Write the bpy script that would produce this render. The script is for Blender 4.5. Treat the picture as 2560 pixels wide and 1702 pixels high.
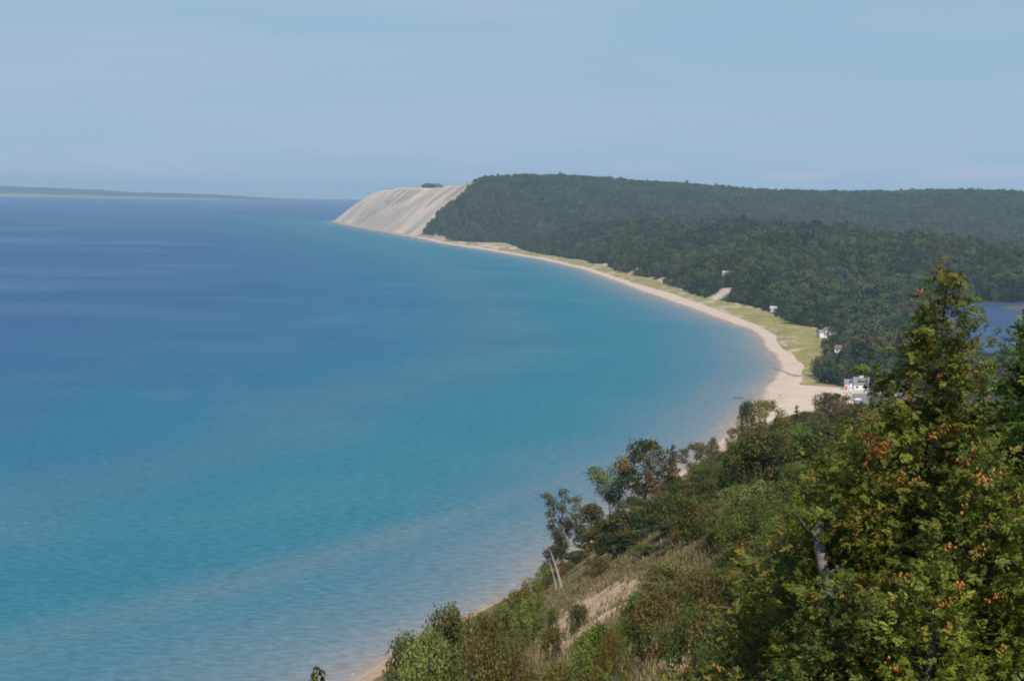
import bpy, math, random
import numpy as np

C = bpy.context.scene
for o in list(bpy.data.objects):
    bpy.data.objects.remove(o)

# ------------------------------------------------------------------ camera, sky, sun, exposure
FPX, CAMZ = 2050.0, 122.0
PITCH, ROLL = math.atan(146.4 / FPX), math.atan(.017)
cam = bpy.data.objects.new('camera', bpy.data.cameras.new('camera'))
C.collection.objects.link(cam)
cam.data.sensor_width = 36
cam.data.lens = 36 * FPX / 1024
cam.data.clip_start, cam.data.clip_end = .1, 90000
cam.location = (0, 0, CAMZ)
from mathutils import Matrix
cam.matrix_world = Matrix.Translation((0, 0, CAMZ)) @ (Matrix.Rotation(math.pi / 2 - PITCH, 4, 'X') @ Matrix.Rotation(ROLL, 4, 'Z'))
C.camera = cam

SUN_EL, SUN_AZ = math.radians(47), math.radians(160)      # azimuth clockwise from +Y, the way the camera looks
w = bpy.data.worlds.new('World'); C.world = w; w.use_nodes = True
wn, wl = w.node_tree.nodes, w.node_tree.links
wn.clear()
sky = wn.new('ShaderNodeTexSky'); sky.sky_type = 'NISHITA'; sky.sun_disc = False
sky.sun_elevation, sky.sun_rotation = SUN_EL, SUN_AZ
sky.altitude, sky.air_density, sky.dust_density, sky.ozone_density = 200, 1.0, .6, 3.0
tc = wn.new('ShaderNodeTexCoord')
mp = wn.new('ShaderNodeMapping'); mp.inputs['Scale'].default_value = (2.2, 2.2, 26); mp.inputs['Rotation'].default_value = (0, math.radians(4), 0)
cz = wn.new('ShaderNodeTexNoise'); cz.inputs['Scale'].default_value = 1.6; cz.inputs['Detail'].default_value = 5; cz.inputs['Roughness'].default_value = .5
cr = wn.new('ShaderNodeMapRange'); cr.inputs[1].default_value = .36; cr.inputs[2].default_value = .62; cr.inputs[3].default_value = 0; cr.inputs[4].default_value = .85
wl.new(tc.outputs['Generated'], mp.inputs['Vector']); wl.new(mp.outputs[0], cz.inputs['Vector']); wl.new(cz.outputs['Fac'], cr.inputs[0])
tint = wn.new('ShaderNodeMixRGB'); tint.blend_type = 'MULTIPLY'; tint.inputs[0].default_value = 1; tint.inputs[2].default_value = (.46, .56, .68, 1)
mx = wn.new('ShaderNodeMixRGB'); mx.inputs[2].default_value = (3.2, 4.1, 5.5, 1)          # thin high cirrus
cl_ = wn.new('ShaderNodeMath'); cl_.operation = 'MULTIPLY'; vr2 = wn.new('ShaderNodeMapRange'); vr2.inputs[1].default_value = .12; vr2.inputs[2].default_value = .45; vr2.inputs[3].default_value = 1; vr2.inputs[4].default_value = .15
veil = wn.new('ShaderNodeMixRGB'); veil.inputs[2].default_value = (2.5, 3.95, 5.15, 1)     # summer haze low in the sky
sep = wn.new('ShaderNodeSeparateXYZ'); vr = wn.new('ShaderNodeMapRange'); vr.inputs[1].default_value = .10; vr.inputs[2].default_value = .30; vr.inputs[3].default_value = .88; vr.inputs[4].default_value = 0.
wl.new(tc.outputs['Generated'], sep.inputs[0]); wl.new(sep.outputs[2], vr.inputs[0]); wl.new(sep.outputs[2], vr2.inputs[0]); wl.new(vr2.outputs[0], cl_.inputs[0]); wl.new(cr.outputs[0], cl_.inputs[1]); wl.new(vr.outputs[0], veil.inputs[0])
wl.new(sky.outputs[0], tint.inputs[1]); wl.new(tint.outputs[0], veil.inputs[1]); wl.new(veil.outputs[0], mx.inputs[1]); wl.new(cl_.outputs[0], mx.inputs[0])
# faint line of small far-off clouds just above the horizon
mp2 = wn.new('ShaderNodeMapping'); mp2.inputs['Scale'].default_value = (9, 9, 60)
cn2 = wn.new('ShaderNodeTexNoise'); cn2.inputs['Scale'].default_value = 2.0; cn2.inputs['Detail'].default_value = 5
b0 = wn.new('ShaderNodeMapRange'); b0.inputs[1].default_value = .004; b0.inputs[2].default_value = .010
b1_ = wn.new('ShaderNodeMapRange'); b1_.inputs[1].default_value = .021; b1_.inputs[2].default_value = .012
nr_ = wn.new('ShaderNodeMapRange'); nr_.inputs[1].default_value = .52; nr_.inputs[2].default_value = .68; nr_.inputs[4].default_value = .55
m1 = wn.new('ShaderNodeMath'); m1.operation = 'MULTIPLY'; m2_ = wn.new('ShaderNodeMath'); m2_.operation = 'MULTIPLY'
mx2 = wn.new('ShaderNodeMixRGB'); mx2.inputs[2].default_value = (4.1, 4.4, 5.4, 1)
wl.new(tc.outputs['Generated'], mp2.inputs[0]); wl.new(mp2.outputs[0], cn2.inputs['Vector']); wl.new(cn2.outputs['Fac'], nr_.inputs[0])
wl.new(sep.outputs[2], b0.inputs[0]); wl.new(sep.outputs[2], b1_.inputs[0]); wl.new(b0.outputs[0], m1.inputs[0]); wl.new(b1_.outputs[0], m1.inputs[1])
wl.new(m1.outputs[0], m2_.inputs[0]); wl.new(nr_.outputs[0], m2_.inputs[1]); wl.new(m2_.outputs[0], mx2.inputs[0]); wl.new(mx.outputs[0], mx2.inputs[1])
bg = wn.new('ShaderNodeBackground'); bg.inputs['Strength'].default_value = .1
wo = wn.new('ShaderNodeOutputWorld')
wl.new(mx2.outputs[0], bg.inputs['Color']); wl.new(bg.outputs[0], wo.inputs['Surface'])

sl = bpy.data.lights.new('sun', 'SUN'); sl.energy = 4.0; sl.angle = math.radians(.5); sl.color = (1, .95, .87)
sun = bpy.data.objects.new('sun', sl); C.collection.objects.link(sun)
sun.rotation_euler = (math.pi / 2 - SUN_EL, 0, math.pi - SUN_AZ)
C.view_settings.view_transform = 'Standard'; C.view_settings.look = 'None'
C.view_settings.exposure = .3; C.view_settings.gamma = 1
C.cycles.filter_width = 2.0
C.cycles.max_bounces = 6; C.cycles.transparent_max_bounces = 4; C.cycles.volume_bounces = 0
C.cycles.use_denoising = True

# ------------------------------------------------------------------ helpers
rng = np.random.default_rng(7)
random.seed(7)

def link(o, parent=None):
    C.collection.objects.link(o)
    if parent: o.parent = parent
    return o

def tag(o, label=None, cat=None, group=None, kind=None):
    if label: o['label'] = label
    if cat: o['category'] = cat
    if group: o['group'] = group
    if kind: o['kind'] = kind
    return o

def mesh(name, V, F, mats, col=None, attrs=None, smooth=False, mi=None):
    """V (n,3), F (m,k) numpy; col (n,3) vertex colours; attrs {name: (n,)}"""
    V = np.asarray(V, np.float32); F = np.asarray(F, np.int32); k = F.shape[1]
    me = bpy.data.meshes.new(name)
    me.vertices.add(len(V)); me.vertices.foreach_set('co', V.ravel())
    me.loops.add(F.size); me.loops.foreach_set('vertex_index', F.ravel())
    me.polygons.add(len(F)); me.polygons.foreach_set('loop_start', np.arange(0, F.size, k, dtype=np.int32))
    me.update(calc_edges=True)
    if col is not None:
        a = me.color_attributes.new('Col', 'FLOAT_COLOR', 'POINT')
        a.data.foreach_set('color', np.c_[col, np.ones(len(V))].astype(np.float32).ravel())
    for n, v in (attrs or {}).items():
        a = me.attributes.new(n, 'FLOAT', 'POINT'); a.data.foreach_set('value', np.asarray(v, np.float32))
    for m in (mats if isinstance(mats, (list, tuple)) else [mats]): me.materials.append(m)
    if mi is not None: me.polygons.foreach_set('material_index', np.asarray(mi, np.int32))
    me.polygons.foreach_set('use_smooth', np.full(len(F), smooth))
    me.validate()
    return me

def obj(name, me, parent=None, loc=None):
    o = bpy.data.objects.new(name, me); link(o, parent)
    if loc is not None: o.location = loc
    return o

def empty(name, loc=(0, 0, 0), rz=0):
    o = bpy.data.objects.new(name, None); link(o); o.location = loc; o.rotation_euler = (0, 0, rz)
    o.empty_display_size = .5
    return o

KIDS = {}
def copy_tree(root):
    r = root.copy(); link(r)
    for ch in root.children:
        c = ch.copy(); link(c, r)
        for g in ch.children:
            d = g.copy(); link(d, c)
    for k in ('label', 'group'):
        if k in r: del r[k]
    return r

class MB:
    """collects boxes, prisms and tubes into one mesh"""
    def __init__(s): s.v = []; s.f = []
    def add(s, v, f):
        n = len(s.v); s.v += [tuple(p) for p in v]; s.f += [tuple(i + n for i in q) for q in f]
    def box(s, x0, x1, y0, y1, z0, z1):
        s.add([(x, y, z) for z in (z0, z1) for x, y in ((x0, y0), (x1, y0), (x1, y1), (x0, y1))],
              [(3, 2, 1, 0), (4, 5, 6, 7), (0, 1, 5, 4), (1, 2, 6, 5), (2, 3, 7, 6), (3, 0, 4, 7)])
    def tube(s, pts, rad, n=7, cap=True):
        pts = [np.array(p, float) for p in pts]; rings = []
        for i, p in enumerate(pts):
            d = pts[min(i + 1, len(pts) - 1)] - pts[max(i - 1, 0)]; d /= np.linalg.norm(d) + 1e-9
            a = np.cross(d, (0, 0, 1.) if abs(d[2]) < .9 else (1., 0, 0)); a /= np.linalg.norm(a); b = np.cross(d, a)
            rings.append([p + rad[i] * (math.cos(t) * a + math.sin(t) * b) for t in np.arange(n) * 2 * math.pi / n])
        v = [q for r in rings for q in r]
        f = [(i * n + j, i * n + (j + 1) % n, (i + 1) * n + (j + 1) % n, (i + 1) * n + j) for i in range(len(pts) - 1) for j in range(n)]
        if cap: f += [tuple(range(n))[::1], tuple((len(pts) - 1) * n + j for j in reversed(range(n)))]
        s.add(v, f)
    def lathe(s, prof, n=16, c=(0, 0)):
        v = [(c[0] + r * math.cos(t), c[1] + r * math.sin(t), z) for r, z in prof for t in np.arange(n) * 2 * math.pi / n]
        f = [(i * n + j, i * n + (j + 1) % n, (i + 1) * n + (j + 1) % n, (i + 1) * n + j) for i in range(len(prof) - 1) for j in range(n)]
        f += [tuple(reversed(range(n))), tuple((len(prof) - 1) * n + j for j in range(n))]
        s.add(v, f)
    def build(s, name, m, parent=None, smooth=False):
        me = bpy.data.meshes.new(name); me.from_pydata(s.v, [], s.f); me.materials.append(m)
        if smooth: me.polygons.foreach_set('use_smooth', [True] * len(me.polygons))
        me.update()
        return obj(name, me, parent)

def sm(a, b, x):
    t = np.clip((x - a) / (b - a), 0, 1); return t * t * (3 - 2 * t)

# pixel of the 1024x680 photo -> ray; used to survey where things stand on the ground
def ray(px, py):
    x, y = px - 512., 340. - py
    c, s = math.cos(ROLL), math.sin(ROLL)
    u, v = (x * c - y * s) / FPX, (x * s + y * c) / FPX
    cp, sp = math.cos(PITCH), math.sin(PITCH)
    return np.array([u, cp + sp * v, -sp + cp * v])
def at(px, py, y):
    d = ray(px, py); return d[0] / d[1] * y, CAMZ + d[2] / d[1] * y
def ground(px, py, z):
    d = ray(px, py); t = (z - CAMZ) / d[2]; return d[0] * t, d[1] * t
def proj(x, y, z):
    cp, sp = math.cos(PITCH), math.sin(PITCH); z = z - CAMZ
    fy = cp * y - sp * z; fz = sp * y + cp * z
    u, v = x / fy * FPX, fz / fy * FPX
    c, s = math.cos(ROLL), math.sin(ROLL)
    return 512 + u * c + v * s, 340 - (-u * s + v * c)
def hit(px, py, y0=20., y1=9000.):
    d = ray(px, py); yy = np.exp(np.linspace(math.log(y0), math.log(y1), 3000)); xx = d[0] / d[1] * yy
    k = np.argmax(CAMZ + d[2] / d[1] * yy < T(xx, yy)); return float(xx[k]), float(yy[k])
def inside(poly, x, y):
    x = np.asarray(x, float); y = np.asarray(y, float); r = np.zeros(x.shape, bool)
    for (x0, y0), (x1, y1) in zip(poly, poly[1:] + poly[:1]):
        if y0 == y1: continue
        r ^= ((y0 > y) != (y1 > y)) & (x < (x1 - x0) * (y - y0) / (y1 - y0) + x0)
    return r

# value noise for terrain and tree sizes
_T = rng.random((256, 256))
def vnoise(x, y):
    x = np.asarray(x, float); y = np.asarray(y, float)
    xi = np.floor(x).astype(int); yi = np.floor(y).astype(int); fx = x - xi; fy = y - yi
    fx = fx * fx * (3 - 2 * fx); fy = fy * fy * (3 - 2 * fy)
    g = lambda a, b: _T[a % 256, b % 256]
    return (g(xi, yi) * (1 - fx) + g(xi + 1, yi) * fx) * (1 - fy) + (g(xi, yi + 1) * (1 - fx) + g(xi + 1, yi + 1) * fx) * fy
def fbm(x, y, o=4):
    r = 0.; a = .5
    for i in range(o):
        r = r + a * vnoise(x + 17.3 * i, y - 9.1 * i); x = np.asarray(x) * 2.03; y = np.asarray(y) * 2.03; a *= .5
    return r / (1 - .5 ** o) - .5

# ------------------------------------------------------------------ materials
def nodes(name):
    m = bpy.data.materials.new(name); m.use_nodes = True
    n, l = m.node_tree.nodes, m.node_tree.links
    return m, n, l, n['Principled BSDF']

def plain(name, c, rough=.6, spec=.3, var=.12, scale=3.):
    m, n, l, b = nodes(name)
    t = n.new('ShaderNodeTexNoise'); t.inputs['Scale'].default_value = scale; t.inputs['Detail'].default_value = 4
    tcn = n.new('ShaderNodeTexCoord'); l.new(tcn.outputs['Object'], t.inputs['Vector'])
    mr = n.new('ShaderNodeMapRange'); mr.inputs[3].default_value = 1 - var * 2; mr.inputs[4].default_value = 1 + var * 2
    mm = n.new('ShaderNodeMixRGB'); mm.blend_type = 'MULTIPLY'; mm.inputs[0].default_value = 1; mm.inputs[1].default_value = (*c, 1)
    l.new(t.outputs['Fac'], mr.inputs[0]); l.new(mr.outputs[0], mm.inputs[2]); l.new(mm.outputs[0], b.inputs['Base Color'])
    b.inputs['Roughness'].default_value = rough; b.inputs['Specular IOR Level'].default_value = spec
    return m

def leaf_mat(name, trans=.3, vary=.25):
    """leaf colour from the mesh's own leaf tints, varied from plant to plant"""
    m, n, l, b = nodes(name)
    a = n.new('ShaderNodeAttribute'); a.attribute_name = 'Col'
    oi = n.new('ShaderNodeObjectInfo')
    mr = n.new('ShaderNodeMapRange'); mr.inputs[3].default_value = 1 - vary; mr.inputs[4].default_value = 1 + vary
    hs = n.new('ShaderNodeHueSaturation')
    mh = n.new('ShaderNodeMapRange'); mh.inputs[3].default_value = .5 - .035 * vary / .25; mh.inputs[4].default_value = .5 + .025 * vary / .25
    mu = n.new('ShaderNodeMath'); mu.operation = 'MULTIPLY'; mu.inputs[1].default_value = 7.31
    fr = n.new('ShaderNodeMath'); fr.operation = 'FRACT'
    if vary > .3:          # stands of different species: whole groves a little lighter or yellower
        gp = n.new('ShaderNodeNewGeometry'); gt = n.new('ShaderNodeTexNoise'); gt.inputs['Scale'].default_value = .009; gt.inputs['Detail'].default_value = 3
        gm = n.new('ShaderNodeMapRange'); gm.inputs[1].default_value = .3; gm.inputs[2].default_value = .7; gm.inputs[3].default_value = .68; gm.inputs[4].default_value = 1.38
        gx = n.new('ShaderNodeMath'); gx.operation = 'MULTIPLY'
        l.new(gp.outputs['Position'], gt.inputs['Vector']); l.new(gt.outputs['Fac'], gm.inputs[0]); l.new(gm.outputs[0], gx.inputs[0]); l.new(mr.outputs[0], gx.inputs[1])
        mr_out = gx.outputs[0]
    else: mr_out = mr.outputs[0]
    l.new(oi.outputs['Random'], mr.inputs[0]); l.new(oi.outputs['Random'], mu.inputs[0]); l.new(mu.outputs[0], fr.inputs[0]); l.new(fr.outputs[0], mh.inputs[0])
    l.new(mr_out, hs.inputs['Value']); l.new(mh.outputs[0], hs.inputs['Hue']); l.new(a.outputs['Color'], hs.inputs['Color'])
    l.new(hs.outputs[0], b.inputs['Base Color'])
    b.inputs['Roughness'].default_value = .55; b.inputs['Specular IOR Level'].default_value = .25
    tr = n.new('ShaderNodeBsdfTranslucent'); mix = n.new('ShaderNodeMixShader'); mix.inputs[0].default_value = trans
    l.new(hs.outputs[0], tr.inputs['Color']); l.new(b.outputs[0], mix.inputs[1]); l.new(tr.outputs[0], mix.inputs[2])
    l.new(mix.outputs[0], n['Material Output'].inputs['Surface'])
    return m

def col_mat(name, scale=.4, var=.3, rough=.9, bump=0., scale2=None, tintc=None):
    """ground: colour attribute broken up by two noises"""
    m, n, l, b = nodes(name)
    a = n.new('ShaderNodeAttribute'); a.attribute_name = 'Col'
    g = n.new('ShaderNodeNewGeometry')
    cur = a.outputs['Color']
    for sc, v in ((scale, var), (scale2 or scale * 8, var * .7)):
        t = n.new('ShaderNodeTexNoise'); t.inputs['Scale'].default_value = sc; t.inputs['Detail'].default_value = 5
        l.new(g.outputs['Position'], t.inputs['Vector'])
        mr = n.new('ShaderNodeMapRange'); mr.inputs[1].default_value = .25; mr.inputs[2].default_value = .75
        mr.inputs[3].default_value = 1 - v; mr.inputs[4].default_value = 1 + v
        mm = n.new('ShaderNodeMixRGB'); mm.blend_type = 'MULTIPLY'; mm.inputs[0].default_value = 1
        l.new(t.outputs['Fac'], mr.inputs[0]); l.new(cur, mm.inputs[1]); l.new(mr.outputs[0], mm.inputs[2]); cur = mm.outputs[0]
    if bump:
        bp = n.new('ShaderNodeBump'); bp.inputs['Strength'].default_value = bump; bp.inputs['Distance'].default_value = .3
        l.new(t.outputs['Fac'], bp.inputs['Height']); l.new(bp.outputs[0], b.inputs['Normal'])
    l.new(cur, b.inputs['Base Color']); b.inputs['Roughness'].default_value = rough; b.inputs['Specular IOR Level'].default_value = .1
    return m

M = {}
M['terrain'] = col_mat('terrain', .35, .3, bump=.4)
M['sand'] = col_mat('sand', .08, .10, bump=.2, scale2=1.3)
M['grassland'] = col_mat('grassland', .06, .28, scale2=.5)
M['dune'] = col_mat('dune', .012, .10, scale2=.07)
M['leaf'] = leaf_mat('leaf')
M['leaf_far'] = leaf_mat('leaf_far', .15, .38)
M['cedar_leaf'] = leaf_mat('cedar_leaf', .25, .08)
M['bark'] = plain('bark', (.085, .07, .055), .9, .1, .2, 4)
M['pale_bark'] = plain('pale_bark', (.20, .18, .165), .9, .1, .38, 14)
M['dead_wood'] = plain('dead_wood', (.33, .29, .26), .9, .1, .2, 6)
M['cone'] = plain('cone', (.42, .17, .05), .7, .1, .25, 9)
M['white_paint'] = plain('white_paint', (.68, .68, .67), .5, .3, .04, .8)
M['roof_grey'] = plain('roof_grey', (.22, .22, .23), .85, .1, .12, 1.5)
M['roof_red'] = plain('roof_red', (.20, .13, .105), .85, .1, .12, 1.5)
M['roof_pale'] = plain('roof_pale', (.42, .45, .44), .7, .2, .1, 1.5)
M['glass'] = plain('glass', (.03, .035, .045), .15, .5, .05)
M['lantern_green'] = plain('lantern_green', (.03, .16, .13), .4, .4, .1)
M['red_paint'] = plain('red_paint', (.6, .07, .05), .5, .3, .08)
M['asphalt'] = plain('asphalt', (.23, .21, .19), .9, .1, .15, .5)
M['rubber'] = plain('rubber', (.02, .02, .02), .8, .2, .1)
M['pole_wood'] = plain('pole_wood', (.22, .19, .17), .9, .1, .15, 2)
M['driftwood'] = plain('driftwood', (.09, .075, .065), .9, .1, .25, 2)
M['blue_cloth'] = plain('blue_cloth', (.05, .12, .5), .8, .1, .1)
M['red_cloth'] = plain('red_cloth', (.6, .06, .05), .8, .1, .1)

# ------------------------------------------------------------------ the coast: x of the waterline for every y
CO = np.array([(-3000, -962), (-600, -331), (-200, -225), (0, -173), (504, -40), (537, -31), (610, -1), (820, 52), (1033, 105), (1131, 124), (1234, 148), (1285, 156), (1320, 162), (1420, 183),
               (1520, 197), (1596, 203), (1665, 204), (1801, 216), (1891, 219), (2054, 208), (2350, 187), (2713, 159), (2833, 153), (3387, 112), (3861, 48), (4484, -73), (4853, -156),
               (5915, -348), (7000, -545), (7700, -660), (8100, -722), (8235, -736), (8320, -715), (8500, -600), (9200, 100), (12500, 3000)], float)
_yt = np.arange(-3000, 12500, 4.)
_xt = np.interp(_yt, CO[:, 0], CO[:, 1])
_k = np.exp(-.5 * (np.arange(-15, 16) * 4 / 18.) ** 2); _k /= _k.sum()
_xt = np.convolve(np.pad(_xt, 15, 'edge'), _k, 'valid')
_xt = _xt + np.interp(_yt, [0, 400, 1000], [0, .8, 2.2]) * fbm(_yt / 55., _yt * 0 + 3.3, 3) * 1.6
_ct = 1 / np.sqrt(1 + np.gradient(_xt, _yt) ** 2)
_ct = np.convolve(np.pad(_ct, 15, 'edge'), _k, 'valid')
xc = lambda y: np.interp(y, _yt, _xt)
cosc = lambda y: np.interp(y, _yt, _ct)
WB = np.array([(0, 11), (500, 11), (610, 12), (1000, 16), (1100, 30), (1160, 60), (1285, 75), (1302, 42), (1318, 24), (1400, 20), (1560, 16), (1707, 15), (1877, 15), (2060, 19), (2589, 24), (2864, 15), (3400, 16), (4400, 17), (5900, 20), (8235, 26), (12500, 26)], float)
WT = np.array([(0, 11), (1000, 16), (1200, 75), (1285, 78), (1300, 46), (1364, 30), (1519, 34), (1660, 46), (1700, 56), (1800, 60), (1873, 60), (1942, 48), (2100, 60), (2237, 68), (2296, 62), (2362, 46), (2527, 44), (2684, 47), (2864, 49),
               (3023, 42), (3174, 37), (3570, 50), (3783, 44), (4022, 42), (4331, 60), (4600, 100), (4800, 125), (4860, 120), (4900, 60), (5000, 32), (5900, 24), (12500, 30)], float)
wb = lambda y: np.interp(y, WB[:, 0], WB[:, 1]) + 5. * np.interp(y, [900, 1300], [0, 1]) * fbm(np.asarray(y) / 30., np.asarray(y) * 0 + 8.8, 3)
wt = lambda y: np.interp(y, WT[:, 0], WT[:, 1])

POND = [(330, 1330), (345, 1500), (372, 1800), (440, 2150), (500, 2380), (560, 2470), (760, 2510), (1000, 2500), (1150, 2000), (900, 1400), (600, 1280)]
HOLLOW = np.array([(-50, 2), (0, 2), (8, 3.0), (15, 3.2), (30, 3.0), (50, 3.2), (80, 4.2), (120, 6.2), (160, 7.6), (200, 8.2), (250, 8.0), (320, 6.4), (380, 5.8), (450, 7), (520, 8.0), (700, 9), (1000, 10), (13000, 10)], float)
CREST = np.array([(-3000, 122), (0, 120.2), (10, 119.2), (16, 118.2), (30, 116), (50, 112.6), (100, 105), (200, 95), (400, 76), (600, 53), (800, 32), (950, 15), (1050, 7), (1150, 4.5), (1250, 4), (13000, 4)], float)

def pond_dist(x, y):
    d = np.full(np.shape(x), 1e9)
    for (x0, y0), (x1, y1) in zip(POND, POND[1:] + POND[:1]):
        ex, ey = x1 - x0, y1 - y0; t = np.clip(((x - x0) * ex + (y - y0) * ey) / (ex * ex + ey * ey), 0, 1)
        d = np.minimum(d, np.hypot(x - x0 - t * ex, y - y0 - t * ey))
    return np.where(inside(POND, x, y), -d, d)

def T(x, y):
    """height of the land"""
    x = np.asarray(x, float); y = np.asarray(y, float)
    s = (x - xc(y)) * cosc(y)
    # near bluff
    s_ = s - np.maximum(np.interp(y, WB[:, 0], WB[:, 1]) - 12, 0) * sm(950, 1060, y)
    zp = .73 * s_ - np.interp(y, HOLLOW[:, 0], HOLLOW[:, 1]) * np.clip((s_ - 8) / 25., 0, 1)
    far = np.clip(y / 150., .25, 1)
    zp = zp + (fbm(x / 9., y / 16.) * 1.1 * far + fbm(x / 35., y / 50. + 5, 3) * 2.0 * np.clip((y - 60) / 150., 0, 1)) * np.clip((s_ - 10) / 20., 0, 1)
    zc = np.interp(y, CREST[:, 0], CREST[:, 1]) + fbm(x / 30., y / 40. + 11) * np.interp(y, [0, 60, 900, 1150], [.4, 4, 6, 1])
    k = np.interp(y, [0, 40, 200, 1000, 1200], [.6, 1.5, 4, 5, 1])
    d = zp - zc
    bl = .5 * (zp + zc - np.sqrt(d * d + k * k))
    beach = np.where(s < 0, .07 * s, np.minimum(.10 * s, 1.6 + .02 * np.minimum(s, 50)))
    near = np.where(s_ < 14, np.maximum(beach, bl * sm(6, 14, s_) + beach * (1 - sm(6, 14, s_))), np.maximum(bl, 1.5))
    # coastal plain, foredunes, the middle hill
    st = wt(y)
    pl = beach + (fbm(x / 40., y / 60.) * 2.2 + .5) * sm(wb(y), wb(y) + 20, s) + np.interp(s, [0, 40, 200, 600, 2000], [0, .5, 2, 5, 12])
    R = np.interp(y, [1250, 1900, 2150, 2400, 2800, 3500, 4600, 5000], [0, 2, 7, 15, 17, 14, 10, 6])
    pl = pl + R * sm(st, st + 75, s) * (1 + .9 * fbm(x / 90., y / 110. + 2)) + 16 * fbm(x / 170., y / 210. + 6, 3) * sm(st + 40, st + 160, s)
    tt = np.clip((y - 3150) / 1050., -.6, 1.6); cx = 490 - 290 * tt
    mid = 46 * np.exp(-((x - cx) / np.where(x > cx, 190., 230.)) ** 2) * np.exp(-((tt - .45) / .8) ** 4) * (1 + .6 * fbm(x / 130., y / 200., 3))
    pl = pl + mid * sm(st + 10, st + 120, s)
    # the high plateau behind, its western face the big sand dune
    hp = np.interp(x, [-900, -150, -69, 120, 300, 775, 1055, 1600, 3500], [156, 160, 166, 160, 154, 123, 119, 131, 126])
    lim = np.interp(y, [0, 5700, 5900, 6500, 7000, 7500, 8000, 8300, 9000], [168, 157, 150, 134, 127, 128, 118, 106, 92]) + np.clip((s - 250) * .08, 0, 40) * sm(6900, 6100, y) + 60 * sm(330, 600, s) * sm(6700, 6300, y)
    hp = np.minimum(hp, lim)
    yb = np.interp(x, [-300, -100, 250, 3000], [5050, 5000, 4750, 4500]); yt_ = np.interp(x, [-300, -50, 300, 3000], [5720, 5850, 6400, 6500])
    f = np.clip((y - yb) / (yt_ - yb), 0, 1); f = .35 * f + .65 * f * f * (3 - 2 * f)
    ph = (hp - 10) * f * (1 + .5 * fbm(x / 260., y / 330. + 4, 3) * (1 - f * .8))
    face = np.maximum(.70 * (s - 16) + fbm(y / 60., s / 400.) * 7 * np.clip(s / 60, 0, 1), 0)
    dd = ph - face; ph = .5 * (ph + face - np.sqrt(dd * dd + 60.)) + 2.
    plate = np.where(y > 4400, np.maximum(ph, 0) * sm(4400, 4700, y), 0)
    z = pl + plate
    z = np.where(s < 0, .07 * s, z)
    b = sm(1120, 1250, y)
    z = near * (1 - b) + z * b
    pd = pond_dist(x, y)
    z = np.where((y > 1250) & (s > 0), z + (np.minimum(z, 2.2) - z) * (.97 - .97 * sm(0, 420, pd)) * sm(20, 90, s), z)
    z = np.where(pd < 0, -1.0, z)
    return np.maximum(z, -3.)

def Tz(x, y): return float(T(np.array([x]), np.array([y]))[0])

# sandy blow-outs that run up from the grass between the trees (world segments, half width)
BLOW = []
for a, b, za, zb, hw in (((700, 301), (727, 283), 5, 18, 9), ((637.9, 266), (628, 272.4), 14, 5, 7), ((648.5, 272.4), (639, 276.5), 12, 5, 7), ((661, 276), (656, 281), 9, 4, 5),
                         ((671, 274.7), (663.9, 280.7), 14, 5, 7), ((692.4, 282), (684.7, 286.6), 12, 5, 6), ((603.4, 258.7), (592.7, 263.4), 14, 5, 12), ((579.7, 255.7), (570, 258.7), 13, 5, 12)):
    BLOW.append((np.array(ground(*a, za)), np.array(ground(*b, zb)), hw))
def blow(x, y):
    r = np.zeros(np.shape(x))
    for a, b, hw in BLOW:
        d = b - a; t = np.clip(((x - a[0]) * d[0] + (y - a[1]) * d[1]) / (d @ d), 0, 1)
        q = np.hypot(x - a[0] - t * d[0], (y - a[1] - t * d[1]) * .35)
        r = np.maximum(r, sm(hw * 1.25, hw * .75, q))
    return r

# bare sand on the near slope, as surveyed from the photo
SANDPX = [(542, 632), (552, 617), (566, 609), (578, 600), (592, 592), (608, 584), (622, 577), (638, 574), (646, 584), (634, 598), (622, 608), (608, 618), (596, 628), (584, 640), (568, 652), (556, 660), (545, 650)]
SAND2 = [(662, 652), (674, 648), (690, 656), (700, 668), (684, 672), (668, 666)]
GRASSPX = [(478, 636), (500, 612), (545, 592), (572, 575), (600, 566), (640, 545), (672, 548), (700, 552), (655, 580), (640, 606), (648, 640), (600, 664), (560, 690), (500, 690), (500, 650)]

# ------------------------------------------------------------------ terrain sheet (polar grid about the view point)
def polar(r, az):
    R, A = np.meshgrid(r, az, indexing='ij'); x = R * np.sin(A); y = R * np.cos(A)
    nr, na = R.shape; i = np.arange((nr - 1) * na).reshape(nr - 1, na)[:, :-1].ravel()
    F = np.c_[i, i + 1, i + na + 1, i + na]
    return x.ravel(), y.ravel(), F[:, ::-1]

def compact(V, F, *arr):
    u, inv = np.unique(F, return_inverse=True)
    return (V[u], inv.reshape(F.shape)) + tuple(a[u] for a in arr)

x, y, F = polar(np.exp(np.linspace(math.log(1.2), math.log(11500), 1150)), np.radians(np.linspace(-27, 26, 560)))
s = (x - xc(y)) * cosc(y)
z = T(x, y)
cover = sm(-9, -4, s) * np.where(y > 1240, sm(wt(y) + 6, wt(y) + 1, s), sm(wb(y) - 1, wb(y) - 4, s))
zt = z - .8 * cover
keep = (s[F] > -12).any(1)
col = np.zeros((len(x), 3)); col[:] = (.035, .042, .018)
px, py = proj(x, y, np.maximum(z, -3))
n1 = fbm(x / 3.5, y / 7.); n2 = fbm(x / 1.1 + 40, y / 2.2)
nb = y < 1150
gr = np.array((.21, .175, .075)) + n1[:, None] * np.array((.09, .05, .02)) + n2[:, None] * np.array((.08, .08, .03))
col[nb] = np.clip(gr[nb], .02, 1)
thick = nb * (y > 30) * ~inside(GRASSPX, px + n1 * 60, py + n2 * 40) * sm(600, 680, px + n1 * 80)
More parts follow.
